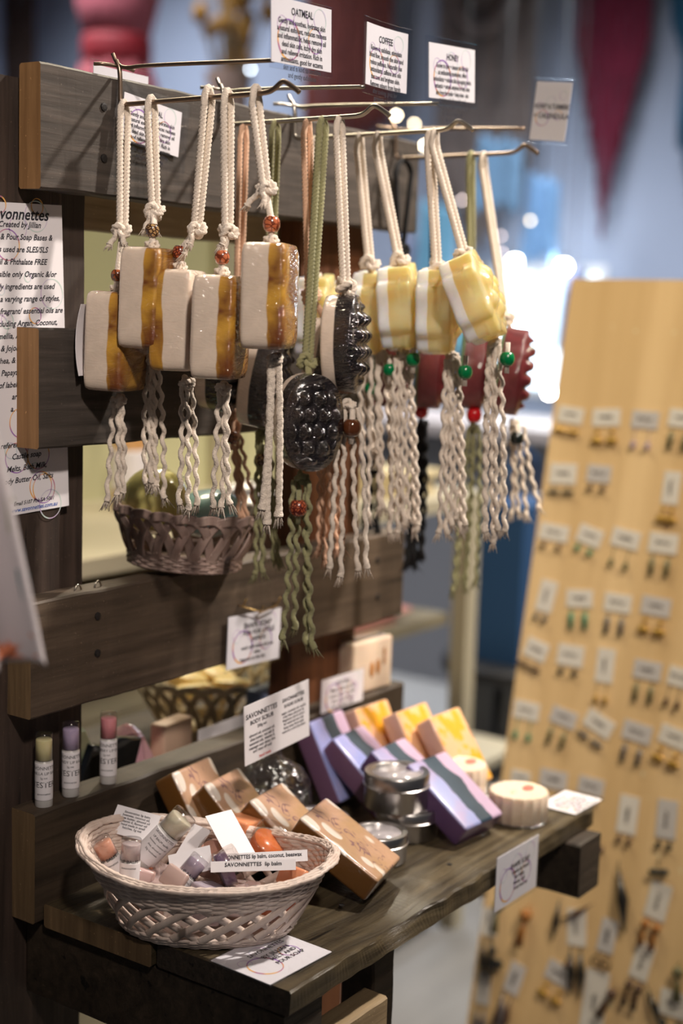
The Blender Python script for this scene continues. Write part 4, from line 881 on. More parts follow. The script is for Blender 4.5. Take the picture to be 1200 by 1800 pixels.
# ------------------------------------------------------------------ soaps on the shelf
def mix_soap(name, base, kind):
    if name in MATS: return MATS[name]
    m, nt, b = nodes(name); L = nt.links; tc = N(nt, 'ShaderNodeTexCoord')
    sx = N(nt, 'ShaderNodeSeparateXYZ'); L.new(tc.outputs['Object'], sx.inputs[0])
    nz = N(nt, 'ShaderNodeTexNoise', inp={'Scale': 28, 'Detail': 4}); L.new(tc.outputs['Object'], nz.inputs['Vector'])
    def mixc(fac, a, c):
        x = N(nt, 'ShaderNodeMix', data_type='RGBA')
        if hasattr(fac, 'links'): L.new(fac, x.inputs[0])
        for k, q in ((6, a), (7, c)):
            if hasattr(q, 'links'): L.new(q, x.inputs[k])
            else: x.inputs[k].default_value = c4(q)
        return x.outputs[2]
    def mr(v, a, c):
        x = N(nt, 'ShaderNodeMapRange', inp={'From Min': a, 'From Max': c}); L.new(v, x.inputs[0]); return x.outputs[0]
    def math2(op, a, c):
        x = N(nt, 'ShaderNodeMath', operation=op)
        for k, q in ((0, a), (1, c)):
            if hasattr(q, 'links'): L.new(q, x.inputs[k])
            else: x.inputs[k].default_value = q
        return x.outputs[0]
    X, Y, Z = sx.outputs[0], sx.outputs[1], sx.outputs[2]
    top = mr(Z, .0104, .0116)            # the broad top face has its own poured pattern
    if kind == 'purple':
        cc = math2('ADD', X, math2('MULTIPLY', math2('SUBTRACT', nz.outputs['Fac'], .5), .022))
        d = math2('ABSOLUTE', math2('ADD', cc, -.004), 0)
        dark = mr(d, .0122, .0114)
        side = mr(X, .010, .0)
        a = mixc(mr(nz.outputs['Fac'], .42, .58), base[0], base[1]); a = mixc(side, base[2], a)
        pat = mixc(dark, a, mixc(nz.outputs['Fac'], (.012, .028, .05), (.05, .085, .12)))
    elif kind == 'tan':
        n2 = N(nt, 'ShaderNodeTexVoronoi', inp={'Scale': 38, 'Randomness': .8}); mp = N(nt, 'ShaderNodeMapping'); mp.inputs['Scale'].default_value = (1.5, .8, 0); L.new(tc.outputs['Object'], mp.inputs[0]); L.new(mp.outputs[0], n2.inputs['Vector'])
        edge = mr(math2('ABSOLUTE', X, 0), .009, .013)
        bl = math2('MULTIPLY', mr(n2.outputs['Distance'], .42, .38), edge)
        a = mixc(mr(nz.outputs['Fac'], .4, .62), base[0], base[1])
        w = N(nt, 'ShaderNodeTexNoise', inp={'Scale': 45, 'Detail': 1, 'Distortion': 1.2}); L.new(mp.outputs[0], w.inputs['Vector'])
        ln = math2('MULTIPLY', mr(math2('ABSOLUTE', math2('SUBTRACT', w.outputs['Fac'], .5), 0), .022, .010), mr(math2('ABSOLUTE', X, 0), .013, .010))
        pat = mixc(bl, mixc(ln, a, (.20, .10, .11)), base[2])
    else:
        n2 = N(nt, 'ShaderNodeTexNoise', inp={'Scale': 55, 'Detail': 3}); L.new(tc.outputs['Object'], n2.inputs['Vector'])
        a = mixc(mr(nz.outputs['Fac'], .42, .6), base[0], base[1]); pat = mixc(mr(n2.outputs['Fac'], .50, .56), a, base[2])
    fin = mixc(top, base[3], pat)
    L.new(fin, b.inputs['Base Color']); b.inputs['Roughness'].default_value = .32; b.inputs['Coat Weight'].default_value = .6; b.inputs['Coat Roughness'].default_value = .1
    b.inputs['Subsurface Weight'].default_value = .15; b.inputs['Subsurface Radius'].default_value = (.01, .006, .004)
    if kind == 'purple': b.inputs['Coat Weight'].default_value = .25
    if kind != 'purple':
        nb = N(nt, 'ShaderNodeTexNoise', inp={'Scale': 60, 'Detail': 2, 'Distortion': 2}); L.new(tc.outputs['Object'], nb.inputs['Vector'])
        bp = N(nt, 'ShaderNodeBump', inp={'Strength': .35, 'Distance': .003}); L.new(nb.outputs['Fac'], bp.inputs['Height']); L.new(bp.outputs[0], b.inputs['Coat Normal']); b.inputs['Coat Weight'].default_value = 1
    MATS[name] = m; return m
pur = [mix_soap('lavender_soap', ((.30, .33, .58), (.38, .31, .50), (.50, .37, .52), (.12, .06, .16)), 'purple'),
       mix_soap('mauve_soap', ((.27, .31, .62), (.35, .35, .62), (.50, .36, .50), (.17, .085, .16)), 'purple')]
tan = [mix_soap('caramel_soap', ((.43, .26, .14), (.50, .30, .20), (.72, .64, .56), (.17, .070, .014)), 'tan')]  # last tone: brown sides, darkened to carry their shade
orn = mix_soap('calendula_soap', ((.74, .42, .24), (.78, .46, .22), (.74, .36, .02), (.66, .42, .32)), 'orange')
def lean_soap(label, x, y, yaw, tilt, mat, z=.7325, dims=(.066, .090, .026), group=None, scale_w=1):
    w, l, t = dims
    a = Vector((cos(yaw), sin(yaw), 0)); fw = Vector((sin(yaw), -cos(yaw), 0))
    b = fw*cos(tilt)-Vector((0, 0, sin(tilt))); n = a.cross(-b).normalized()
    if n.z < 0: n = -n
    c = Vector((x, y, z))+a*w/2-b*l/2+n*t/2
    M = Matrix((a, -b, n)).transposed()
    o = rbox('soap_bar', (w, l, t), mat, None, .0035, 4, tuple(c), M.to_euler())
    return tag(o, label, 'soap', group)
GP, GT, GO = 'purple soaps leaning in a row', 'caramel soaps leaning in a row', 'calendula soaps leaning at the back'
lean_soap('purple soap with a dark wavy stripe, nearest the front edge of the shelf', .349, -.212, -.088, .577, pur[0], group=GP)
lean_soap('purple striped soap second from the front of the leaning row', .362, -.161, .014, .61, pur[0], group=GP)
lean_soap('mauve and blue striped soap third from the front of the leaning row', .362, -.108, .087, .70, pur[1], group=GP)
lean_soap('purple striped soap at the back of its row, steep beside the cellophane bag', .352, -.050, .05, 1.08, pur[1], group=GP)
lean_soap('big caramel soap with pale blotches leaning at the front beside the basket', .182, -.218, .233, .541, tan[0], group=GT, dims=(.063, .090, .026))
lean_soap('caramel soap second from the front, half hidden behind the basket rim', .166, -.160, .15, .66, tan[0], group=GT, dims=(.063, .090, .026))
lean_soap('caramel soap third from the front with a pinkish swirl', .158, -.102, .134, .771, tan[0], group=GT, dims=(.063, .090, .026))
lean_soap('caramel soap furthest back against the ledge', .141, -.055, .091, 1.0, tan[0], group=GT, dims=(.063, .090, .026))
lean_soap('orange petal soap in shiny wrap, nearest and rightmost of its row', .465, -.137, -.018, .98, orn, group=GO, dims=(.062, .088, .024))
lean_soap('orange petal soap in the middle of its row with one bright glint', .452, -.096, -.02, 1.05, orn, group=GO, dims=(.062, .088, .024))
lean_soap('orange petal soap at the back of its row against the ledge', .428, -.051, -.05, 1.12, orn, group=GO, dims=(.062, .088, .024))
# fluted round soaps
flu_m = plain('cream_fluted_soap', (.82, .68, .54), .3, coat=.9, sss=.35, bump=.08, bscale=40)
def fluted(label, loc, r=.0295, h=.030):
    t = thing('fluted_soap', label, 'soap', loc, (0, 0, .3), 'fluted round soaps')
    def fl(a): return 1-.045*abs(sin(9*a/1.0))**.7
    pr = [(r*.93, 0), (r, .0015), (r, h-.002), (r*.97, h), (r*.5, h), (0.0, h)]
    mb = MB(); V = []; n = 144
    for (q, z) in pr:
        for k in range(n):
            a = 2*pi*k/n; s = fl(a)+.045 if q > r*.6 else 1; V.append((q*(fl(a) if q > r*.6 else 1)*cos(a), q*(fl(a) if q > r*.6 else 1)*sin(a), z))
    F = [(i*n+k, i*n+(k+1) % n, (i+1)*n+(k+1) % n, (i+1)*n+k) for i in range(len(pr)-1) for k in range(n)]; F.append(tuple(range(n-1, -1, -1)))
    mb.add(V, F).obj('soap_cake', flu_m, t, True, autosm=60)
    MB().lathe([(r*1.06, .0003), (r*1.04, .0012), (r*.9, .0016)], 60, rad=lambda a: 1+.02*sin(13*a)).obj('plastic_wrap', cello, t, True)
    mb = MB(); mb.sphere((.010, -.008, h+.0002), .0075, 8, sc=(1.3, .8, .06)); mb.obj('red_print', plain('faded_red_print', (.65, .14, .10), .5), t, True)
    mb = MB(); mb.sphere((-.006, .004, h+.0002), .006, 8, sc=(1.4, .5, .06)); mb.obj('green_print', plain('faded_green_print', (.40, .52, .38), .5), t, True)
    return t
fluted('cream fluted round soap with a red spot near the right end of the shelf', (.462, -.222, .7335), r=.0315)
fluted('cream fluted round soap standing behind the front purple soap', (.462, -.152, .7335), r=.028, h=.044)
card(((.50, -.19, .7342), (1, 0, 0), (0, 1, 0), .03, .05), 'paper_slip', 'white paper slip lying between the two fluted soaps', 'card', laminated=False)
# tins
def round_tin(label, loc, r=.033, h=.032, window=True):
    t = thing('round_tin', label, 'tin', loc, None, 'silver screw-top candle tins')
    MB().lathe([(r*.94, 0), (r*.975, .0015), (r*.975, h*.60), (r*.99, h*.62), (r*.96, h*.64)], 56).obj('tin_body', tin, t, True, autosm=40)
    MB().lathe([(r*1.0, h*.62), (r*1.03, h*.635), (r*1.03, h*.66), (r, h*.68), (r, h*.965), (r*.975, h), (r*.80, h*1.0), (r*.77, h*.975), (r*.76, h*.95)], 56).obj('lid', tin, t, True, autosm=40)
    MB().lathe([(r*.77, h*.93), (r*.77, h*.955), (0, h*.958)], 56).obj('lid_window', window_film, t, True)
    return t
tc_ = Vector((0.3453, -0.1594, 0.7320)); tx, ty = tc_.x, tc_.y
round_tin('closed silver tin at the bottom of the pair behind the big caramel soap', (tx+.006, ty+.004, .7325), .0325, .030)
round_tin('silver tin with clear lid window on top of another tin', (tx-.004, ty+.012, .763), .033, .036)
round_tin('silver tin half hidden just behind the front corner of the big caramel soap', tuple(Vector((0.2650, -0.1831, 0.7320))+Vector((.012, .012, .0005))), .027, .028)
round_tin('wide silver tin with clear lid standing between caramel and purple soaps', tuple(Vector((.255, -.112, .7325))), .033, .034)
# cellophane bag with a jar, price card on it
jt = thing('jar_in_bag', 'clear jar of bath goods tied in crinkly cellophane on the shelf', 'jar', (.270, -.046, .7325))
MB().lathe([(.028, 0), (.031, .002), (.031, .040), (.027, .046)], 40).obj('jar_body', glassy('thick_clear_jar', (.94, .94, .94), .16, .08), jt, True)
MB().lathe([(.027, .001), (.027, .034), (0, .036)], 32).obj('filling', plain('grey_salts', (.26, .25, .24), .7, bump=.5, bscale=400, var=.5, vscale=400), jt, True)
MB().lathe([(.0325, .040), (.0335, .042), (.0335, .052), (.032, .054), (0, .054)], 40).obj('lid', glassy('jar_lid', (.85, .85, .86), .22, .08), jt, True, autosm=40)
def crumple(a): return 1+.06*sin(5*a)+.05*sin(9*a+1)+.03*sin(17*a)
MB().lathe([(.030, .001), (.037, .004), (.038, .03), (.036, .052), (.026, .066), (.010, .076), (.007, .082), (.014, .094), (.022, .104)], 72, rad=crumple).obj('cellophane_wrap', cello, jt, True)
card(((0.2068, -0.0980, 0.8694), (0.9978, 0.0000, 0.0669), (-0.0669, 0.0000, 0.9978), 0.0987, 0.0568), 'gift_card', 'white SAVONNETTES folded card propped on the cellophane wrapped jar', 'card', None, None, (), laminated=False,
     extra=[('SAVONNETTES', -.24, .36, .12, ink), ('BODY SCRUB', -.24, .23, .10, ink), ('250g net', -.24, .12, .07, ink), ('almond oil, coconut oil,\nshea butter, sea salt &\nessential oils, vitamin E,\nmassage over damp skin\nand rinse off well', -.24, .0, .07, ink), ('hand made', -.2, -.40, .07, ink_red), ('SAVONNETTES', .25, .36, .09, ink), ('SUGAR SCRUB', .25, .25, .08, ink), ('sugar, coconut oil, castile\nsoap base, almond oil,\nfragrance oils & colour\nfor external use only\nkeep away from eyes\nstore in a cool dry place', .25, .13, .065, ink)], text_w=.42)
# oat soap on the right end of the ledge
om = plain('milk_oat_soap', (.80, .64, .50), .35, coat=.5, sss=.3)
os_ = thing('oat_milk_soap', 'blush soap block with golden oat shapes standing on the ledge end', 'soap', (.525, .019, .8155), (0, 0, -.10))
rbox('soap_block', (.072, .026, .062), om, os_, .004, 4, (0, 0, .031))
mb = MB()
for (x, z, a, s) in [(-.002, .026, .0, 1), (.009, .028, .1, 1), (.020, .044, .3, .6), (.020, .034, -.2, .6)]:
    mb.sphere((x, -.0131, z), .0095*s, 8, sc=(.42, .10, 1))
mb.obj('oat_print', plain('golden_oats', (.50, .20, .04), .5), os_, True)
# odds and ends behind the ledge
def crystal(label, loc, r, h, mat, n=7, seed=1):
    rnd = random.Random(seed); mb = MB(); V = []
    for (q, z) in ((1, 0), (.95, h*.45), (.5, h*.85)):
        for k in range(n): a = 2*pi*k/n; s = q*rnd.uniform(.85, 1.1)*r; V.append((s*cos(a), s*sin(a), z*rnd.uniform(.92, 1.05)))
    V.append((0, 0, h)); F = [(i*n+k, i*n+(k+1) % n, (i+1)*n+(k+1) % n, (i+1)*n+k) for i in (0, 1) for k in range(n)]+[(2*n+k, 2*n+(k+1) % n, 3*n) for k in range(n)]+[tuple(range(n-1, -1, -1))]
    o = mb.add(V, F).obj('crystal_soap', mat, None); o.location = loc
    bm = bmesh.new(); bm.from_mesh(o.data); bmesh.ops.bevel(bm, geom=bm.edges[:], offset=.002, segments=2, affect='EDGES'); bm.to_mesh(o.data); bm.free()
    return tag(o, label, 'soap', 'crystal shaped soaps behind the ledge')
crystal('cloudy green crystal shaped soap behind the pink lip balm', (.145, .12, .7525), .040, .094, plain('cloudy_green_soap', (.42, .52, .42), .2, trans=.3, coat=.8, sss=.2), seed=2)
crystal('pink crystal shaped soap poking up behind the ledge', (.205, .09, .7525), .031, .082, plain('cloudy_pink_soap', (.62, .34, .40), .2, trans=.2, coat=.8, sss=.2), seed=4)
for (lb, x, y, r) in [('black soap slab leaning behind the ledge beside the pink lip balm', .135, .062, .3), ('black soap slab leaning left of the pink crystal soap', .172, .062, .2)]:
    tag(rbox('black_soap', (.036, .010, .074), plain('glossy_black_soap', (.008, .009, .010), .15, coat=.8), None, .002, 2, (x, y+.010, .792), (.12, r, 0)), lb, 'soap', 'black soaps behind the ledge')
cb = loop_basket('cream_basket', 'cream loop-edged basket with yellow soaps on the back shelf', (.43, .180, .7525), .048, .048, .086, .086, .074, wicker_cream, n=20, w=.008)
ycol = plain('butter_yellow_soap', (.90, .70, .34), .4, sss=.3)
for i, (x, y, z) in enumerate([(-.025, -.01, .052), (.02, -.02, .050), (.0, .03, .054), (.035, .02, .052)]):
    o = MB().lathe([(.020, 0), (.023, .003), (.023, .014), (.018, .018), (0, .018)], 24).obj('yellow_soap', ycol, None, True, autosm=50); o.location = (.43+x*1.2, .180+y, .7525+z-.004); o.rotation_euler = (.2*i-.3, .2, 0)
    tag(o, ['round butter yellow soap at the near left of the cream basket', 'round butter yellow soap at the near right of the cream basket', 'round butter yellow soap at the back of the cream basket', 'round butter yellow soap furthest right in the cream basket'][i], 'soap', 'yellow soaps in the cream basket')
card(((0.3069, 0.0450, 0.8113), (0.9998, -0.0000, 0.0196), (-0.0196, 0.0000, 0.9998), 0.0926, 0.0203), 'paper_label', 'blank grey-white folded paper leaning behind the ledge', 'card', laminated=False)
tag(rbox('peach_soap', (.05, .02, .070), plain('dull_peach_soap', (.55, .38, .28), .5), None, .003, 2, (.268, .088, .7875), (0, 0, .1)), 'dull peach soap bar behind the ledge below the blank paper', 'soap')
tag(rbox('blue_soap', (.07, .03, .076), plain('dull_blue_soap', (.16, .20, .32), .4, coat=.4), None, .004, 2, (.43, .080, .791), (0, 0, .1)), 'dull blue wrapped bar behind the propped gift card', 'soap')
lip_tube('slim capped tube with lilac wrapper standing near the brown post', (0.4956, 0.1000, 0.8112), (0, 0, cang), (.5, .42, .5), [], None, r=.011, h=.075, cat='bottle', name='slim_bottle')
# ------------------------------------------------------------------ tea towel at the left edge of the frame
tw = MB(); nx, nz = 40, 60; P = []
for j in range(nz+1):
    t = j/nz
    for i in range(nx+1):
        s = i/nx
        z = 1.250-.215*t; right = -.292+.050*t**.8
        x = right-.16*(1-s); y = -.26+.012*sin(s*14+t*2)*(1-.4*t)+.004*sin(s*31)
        z += (-.008*(1-s)+.006*(1-((s-.94)/.06)**2 if s > .94 else 1))*t
        P.append((x+.28, y+.26, z-1.14))
F = [(j*(nx+1)+i, j*(nx+1)+i+1, (j+1)*(nx+1)+i+1, (j+1)*(nx+1)+i) for j in range(nz) for i in range(nx)]
tm, nt, b = nodes('printed_cotton'); L = nt.links; tc = N(nt, 'ShaderNodeTexCoord')
n = N(nt, 'ShaderNodeTexNoise', inp={'Scale': 26, 'Detail': 1}); L.new(tc.outputs['Object'], n.inputs['Vector'])
cr = N(nt, 'ShaderNodeValToRGB'); cr.color_ramp.elements[0].position = .24; cr.color_ramp.elements[0].color = (.62, .20, .10, 1); cr.color_ramp.elements[1].position = .32; cr.color_ramp.elements[1].color = (.62, .56, .58, 1)
e = cr.color_ramp.elements.new(.66); e.color = (.62, .56, .58, 1); e = cr.color_ramp.elements.new(.72); e.color = (.14, .30, .34, 1)
L.new(n.outputs['Fac'], cr.inputs[0]); L.new(cr.outputs[0], b.inputs['Base Color']); b.inputs['Roughness'].default_value = .9
towel = thing('tea_towel', 'white cotton tea towel with leaf print hanging at the left edge', 'tea towel', (-.28, -.26, 1.14))
o = tw.add(P, F).obj('cloth', tm, towel, True); md = o.modifiers.new('thick', 'SOLIDIFY'); md.thickness = .0022
def on_towel(x, z, d=.0022):
    t = min(1, max(0, (1.250-z)/.215)); right = -.292+.050*t**.8; s = 1-(right-x)/.16
    y = -.26+.012*sin(s*14+t*2)*(1-.4*t)+.004*sin(s*31)
    return (x+.28, y+.26-d, z-1.14)
def sprig(name, x, z, n, L_, ang, mat):
    mb = MB()
    mb.add([on_towel(x+q*sin(ang)-w*cos(ang)*.0006, z-q*cos(ang)) for q, w in [(k*.006, -1) for k in range(n+1)]+[(k*.006, 1) for k in range(n, -1, -1)]], [tuple(range(2*n+2))])
    for k in range(n):
        for s in (-1, 1):
            a = ang+s*.9; px = x+sin(ang)*.006*k; pz = z-cos(ang)*.006*k; ln = L_*(1-.05*k)
            pts = [(px+ln*q*sin(a)+wd*cos(a)*ln, pz-ln*q*cos(a)+wd*sin(a)*ln) for q, wd in ((0, 0), (.5, .18), (1, 0), (.5, -.18))]
            mb.add([on_towel(p, q) for p, q in pts], [(0, 1, 2, 3)])
    mb.obj(name, mat, towel)
X0, _, Z0 = (-0.2601, -0.2600, 1.0965); X1, _, Z1 = (-0.2670, -0.2600, 1.1406); X2, _, Z2 = (-0.2601, -0.2600, 1.0497)
sprig('teal_sprig_print', X0, Z0, 8, .010, .15, plain('teal_print', (.06, .17, .20), .9))
sprig('sage_sprig_print', X1, Z1, 7, .009, .1, plain('sage_print', (.34, .34, .22), .9))
mb = MB(); nn_ = 40
mb.add([on_towel(X2-.034+.046*q/nn_, Z2+.004+.003*sin(q*.9)+.002*sin(q*2.3)) for q in range(nn_+1)]+[on_towel(X2-.034+.046*q/nn_, Z2-.007) for q in range(nn_, -1, -1)], [tuple(range(2*nn_+2))])
mb.obj('coral_hem_print', plain('coral_print', (.62, .20, .10), .9), towel)

# ------------------------------------------------------------------ jewellery board
A0 = Vector((1.1, .061, 1.311)); Lb = Vector((.886, .061, .236)); up = (A0-Lb).normalized(); rt = Vector((0, -1, 0)); nn = rt.cross(up).normalized()
JM = Matrix((rt, up, nn)).transposed().to_4x4(); JM.translation = A0
jb = thing('jewellery_board', 'tall blonde plywood board of earring cards leaning back at the right', 'display board', A0)
jb.rotation_euler = JM.to_euler()
len_ = 1.311/up.z
MB().box(0, .62, -len_+.03, 0, -.012, 0).obj('plywood_panel', wood('blonde_plywood_panel', (.66, .44, .21), (.95, .70, .40), 'Y', scale=.12, rough=.4, bump=.03), jb)
slat = MB().box(0, .62, -len_+.03, -len_+.06, -.05, -.012).obj('foot_rail', plywood, jb)
card_m = plain('earring_card_stock', (.80, .77, .74), .6); card_m2 = plain('grey_card_stock', (.62, .60, .62), .6)
gold = plain('earring_gold', (.55, .34, .08), .3, metal=.8); ecols = {'gold': (.50, .30, .05), 'brown': (.10, .05, .03), 'black': (.015, .015, .015), 'green': (.02, .22, .13), 'lilac': (.38, .28, .40), 'amber': (.35, .13, .02), 'olive': (.14, .13, .06), 'grey': (.10, .09, .10)}
emat = {k: plain('earring_'+k, v, .3, coat=.5) for k, v in ecols.items()}
ordn = ['first', 'second', 'third', 'fourth', 'fifth', 'sixth', 'seventh', 'eighth', 'ninth', 'tenth', 'eleventh', 'twelfth', 'thirteenth', 'fourteenth']
def jplace(o, s, t, rz=0, off=0):
    M = JM @ Matrix.Translation((s, t, off)) @ Matrix.Rotation(rz, 4, 'Z'); o.matrix_world = M; o.location = M.to_translation(); o.rotation_euler = M.to_euler()
def scribble(w, h, seed):
    rnd = random.Random(seed); mb = MB(); P = []
    for r in range(1):
        n = 26
        P = [(-w*.26+w*.52*k/n, (rnd.uniform(-.09, .16))*h, .0012) for k in range(n+1)]
        mb.tube(P, .00045, 4)
    return mb
SC = [scribble(.040, .024, s).mesh('scribble') for s in range(3)]
for m_ in SC: m_.materials.append(ink)
def ear_mesh(style, seed):
    rnd = random.Random(seed); a = MB()
    a.tube([(0, .006, .001), (.0, .003, .004), (0, -.001, .004)], .0006, 5)
    if style == 'stud': a.sphere((0, -.004, .004), .0048, 7, sc=(1, 1, .5))
    elif style == 'drop': a.tube([(0, -.001, .004), (0, -.012, .004)], .0005, 5); a.sphere((0, -.019, .004), .0058, 8, sc=(.7, 1.2, .45))
    elif style == 'bar': a.box(-.003, .003, -.026, -.002, .002, .005)
    elif style == 'hoop': a.tube([(.0075*sin(k*pi/8), -.009+.0075*cos(k*pi/8), .004) for k in range(16)], .0012, 6, closed=True)
    elif style == 'bow': a.sphere((-.004, -.006, .004), .0055, 7, sc=(1.1, .6, .5)); a.sphere((.004, -.006, .004), .0055, 7, sc=(1.1, .6, .5))
    elif style == 'fan':
        a.sphere((0, -.003, .004), .0035, 6); a.sphere((0, -.016, .004), .0095, 8, sc=(1, .55, .3))
    elif style == 'feather':
        a.tube([(0, 0, .004), (.002, -.03, .006), (0, -.062, .004)], lambda t: .0008+.0052*sin(pi*min(1, t*1.02))**.7, 8)
    elif style == 'tass':
        a.sphere((0, -.004, .005), .0060, 7)
        for k in range(9): a.tube([(0, -.006, .005), (.0012*(k-4), -.034, .005+.001*(k % 3))], .0010, 5)
    return a.mesh('earring')
EM = {}
def ecard(px, row, col, w, h, rz, style, colr, grey=False, below=.020, pair=True, es=1.0, word=None):
    s, t = px
    wd = word or ('grey-white' if grey else 'white')
    top = style+' '
    kind = {'stud': 'round studs', 'drop': 'drops', 'bar': 'bars', 'hoop': 'hoops', 'bow': 'bows', 'fan': 'fans', 'feather': 'feathers', 'tass': 'tassels'}[style]
    r = thing('earring_card', f'{wd} card with {colr} {kind}, {ordn[col]} from left in {ordn[row]} row of the plywood board', 'earrings', group='earring cards on the plywood board')
    jplace(r, s, t, rz, .0005)
    key = (round(w, 3), round(h, 3), grey)
    if key not in EM: EM[key] = MB().box(-w/2, w/2, -h/2, h/2, 0, .0012).mesh('card'); EM[key].materials.append(card_m2 if grey else card_m)
    c = bpy.data.objects.new('card', EM[key]); COL.objects.link(c); c.parent = r
    g = bpy.data.objects.new('scribble', SC[(row+col) % 3]); COL.objects.link(g); g.parent = c; g.name = 'handwriting'; g.location = (0, 0, .0006)
    if w < h: g.rotation_euler = (0, 0, pi/2)
    k2 = (style, colr)
    if k2 not in EM: EM[k2] = ear_mesh(style, 1); EM[k2].materials.append(emat[colr]); EM[k2].polygons.foreach_set('use_smooth', [True]*len(EM[k2].polygons))
    for sx in ((-1, 1) if pair else (0,)):
        e = bpy.data.objects.new('earring', EM[k2]); COL.objects.link(e); e.parent = r; e.location = (sx*w*.27, -h/2-below+.014, .0); e.scale = (es,)*3
E_ = [
 ((0.0292, -0.2011), 0, 0, .040, .024, -.08, 'bow', 'gold'), ((0.0855, -0.2007), 0, 1, .042, .025, .08, 'fan', 'gold'), ((0.1443, -0.1999), 0, 2, .040, .025, -.02, 'drop', 'lilac', True), ((0.1989, -0.1945), 0, 3, .040, .025, -.05, 'bar', 'olive'),
 ((0.0305, -0.2871), 1, 0, .042, .030, .05, 'bow', 'black'), ((0.0862, -0.2820), 1, 1, .036, .025, 0, 'stud', 'brown', True), ((0.1964, -0.2919), 1, 2, .024, .046, .0, 'fan', 'gold'),
 ((0.0292, -0.3731), 2, 0, .046, .024, -.05, 'stud', 'brown'), ((0.0856, -0.3716), 2, 1, .038, .026, -.25, 'stud', 'green'), ((0.1402, -0.3693), 2, 2, .042, .026, -.12, 'drop', 'olive'), ((0.1960, -0.3691), 2, 3, .042, .028, .0, 'bar', 'olive'),
 ((0.0317, -0.4659), 3, 0, .026, .046, -.12, 'stud', 'grey'), ((0.0834, -0.4620), 3, 1, .040, .025, .1, 'bar', 'green'), ((0.1418, -0.4602), 3, 2, .040, .026, 0, 'bar', 'grey'), ((0.1980, -0.4570), 3, 3, .042, .026, -.03, 'fan', 'gold', True),
 ((0.0274, -0.5446), 4, 0, .036, .028, -.25, 'bow', 'brown'), ((0.0817, -0.5441), 4, 1, .040, .030, 0, 'stud', 'black'), ((0.1362, -0.5497), 4, 2, .026, .048, .02, 'drop', 'gold'), ((0.1985, -0.5456), 4, 3, .040, .026, -.02, 'bar', 'olive', True), ((0.2441, -0.5472), 4, 4, .030, .026, -.1, 'drop', 'brown'),
 ((0.0257, -0.6337), 5, 0, .040, .026, -.02, 'drop', 'green'), ((0.0845, -0.6326), 5, 1, .040, .024, -.18, 'bar', 'olive', True), ((0.1389, -0.6312), 5, 2, .044, .026, -.38, 'bow', 'grey'), ((0.1962, -0.6321), 5, 3, .042, .026, -.1, 'bar', 'grey', True), ((0.2494, -0.6288), 5, 4, .042, .026, -.2, 'fan', 'gold'),
 ((0.0308, -0.7312), 6, 0, .030, .022, 0, 'stud', 'green'), ((0.0822, -0.7219), 6, 1, .042, .026, .02, 'stud', 'grey', True), ((0.1400, -0.7192), 6, 2, .038, .024, -.02, 'stud', 'grey', True),
 ((0.1995, -0.7458), 7, 0, .028, .052, .0, 'stud', 'brown'), ((0.2548, -0.7394), 7, 1, .028, .052, .05, 'stud', 'black', True),
 ((0.2587, -0.8498), 8, 0, .030, .050, -.12, 'tass', 'amber'),
 ((0.0133, -0.9436), 8, 1, .024, .040, .1, 'feather', 'black'), ((0.1481, -0.9152), 9, 0, .028, .050, .14, 'feather', 'black'), ((0.1944, -0.9145), 9, 1, .024, .046, -.08, 'hoop', 'brown', True),
 ((0.2482, -0.9344), 9, 2, .026, .050, -.15, 'tass', 'brown'), ((0.0657, -1.0108), 10, 0, .024, .044, -.2, 'feather', 'brown', True), ((0.1317, -0.9852), 10, 1, .040, .028, -.25, 'fan', 'gold', True),
 ((0.0193, -1.0392), 10, 2, .022, .044, .05, 'feather', 'grey', True), ((0.1887, -1.0064), 10, 3, .034, .085, 0, 'tass', 'brown'), ((0.2997, -0.9768), 10, 4, .040, .034, 0, 'tass', 'black'),
]
E_.sort(key=lambda e: (e[1], e[2]))
for e in E_: ecard(*e)
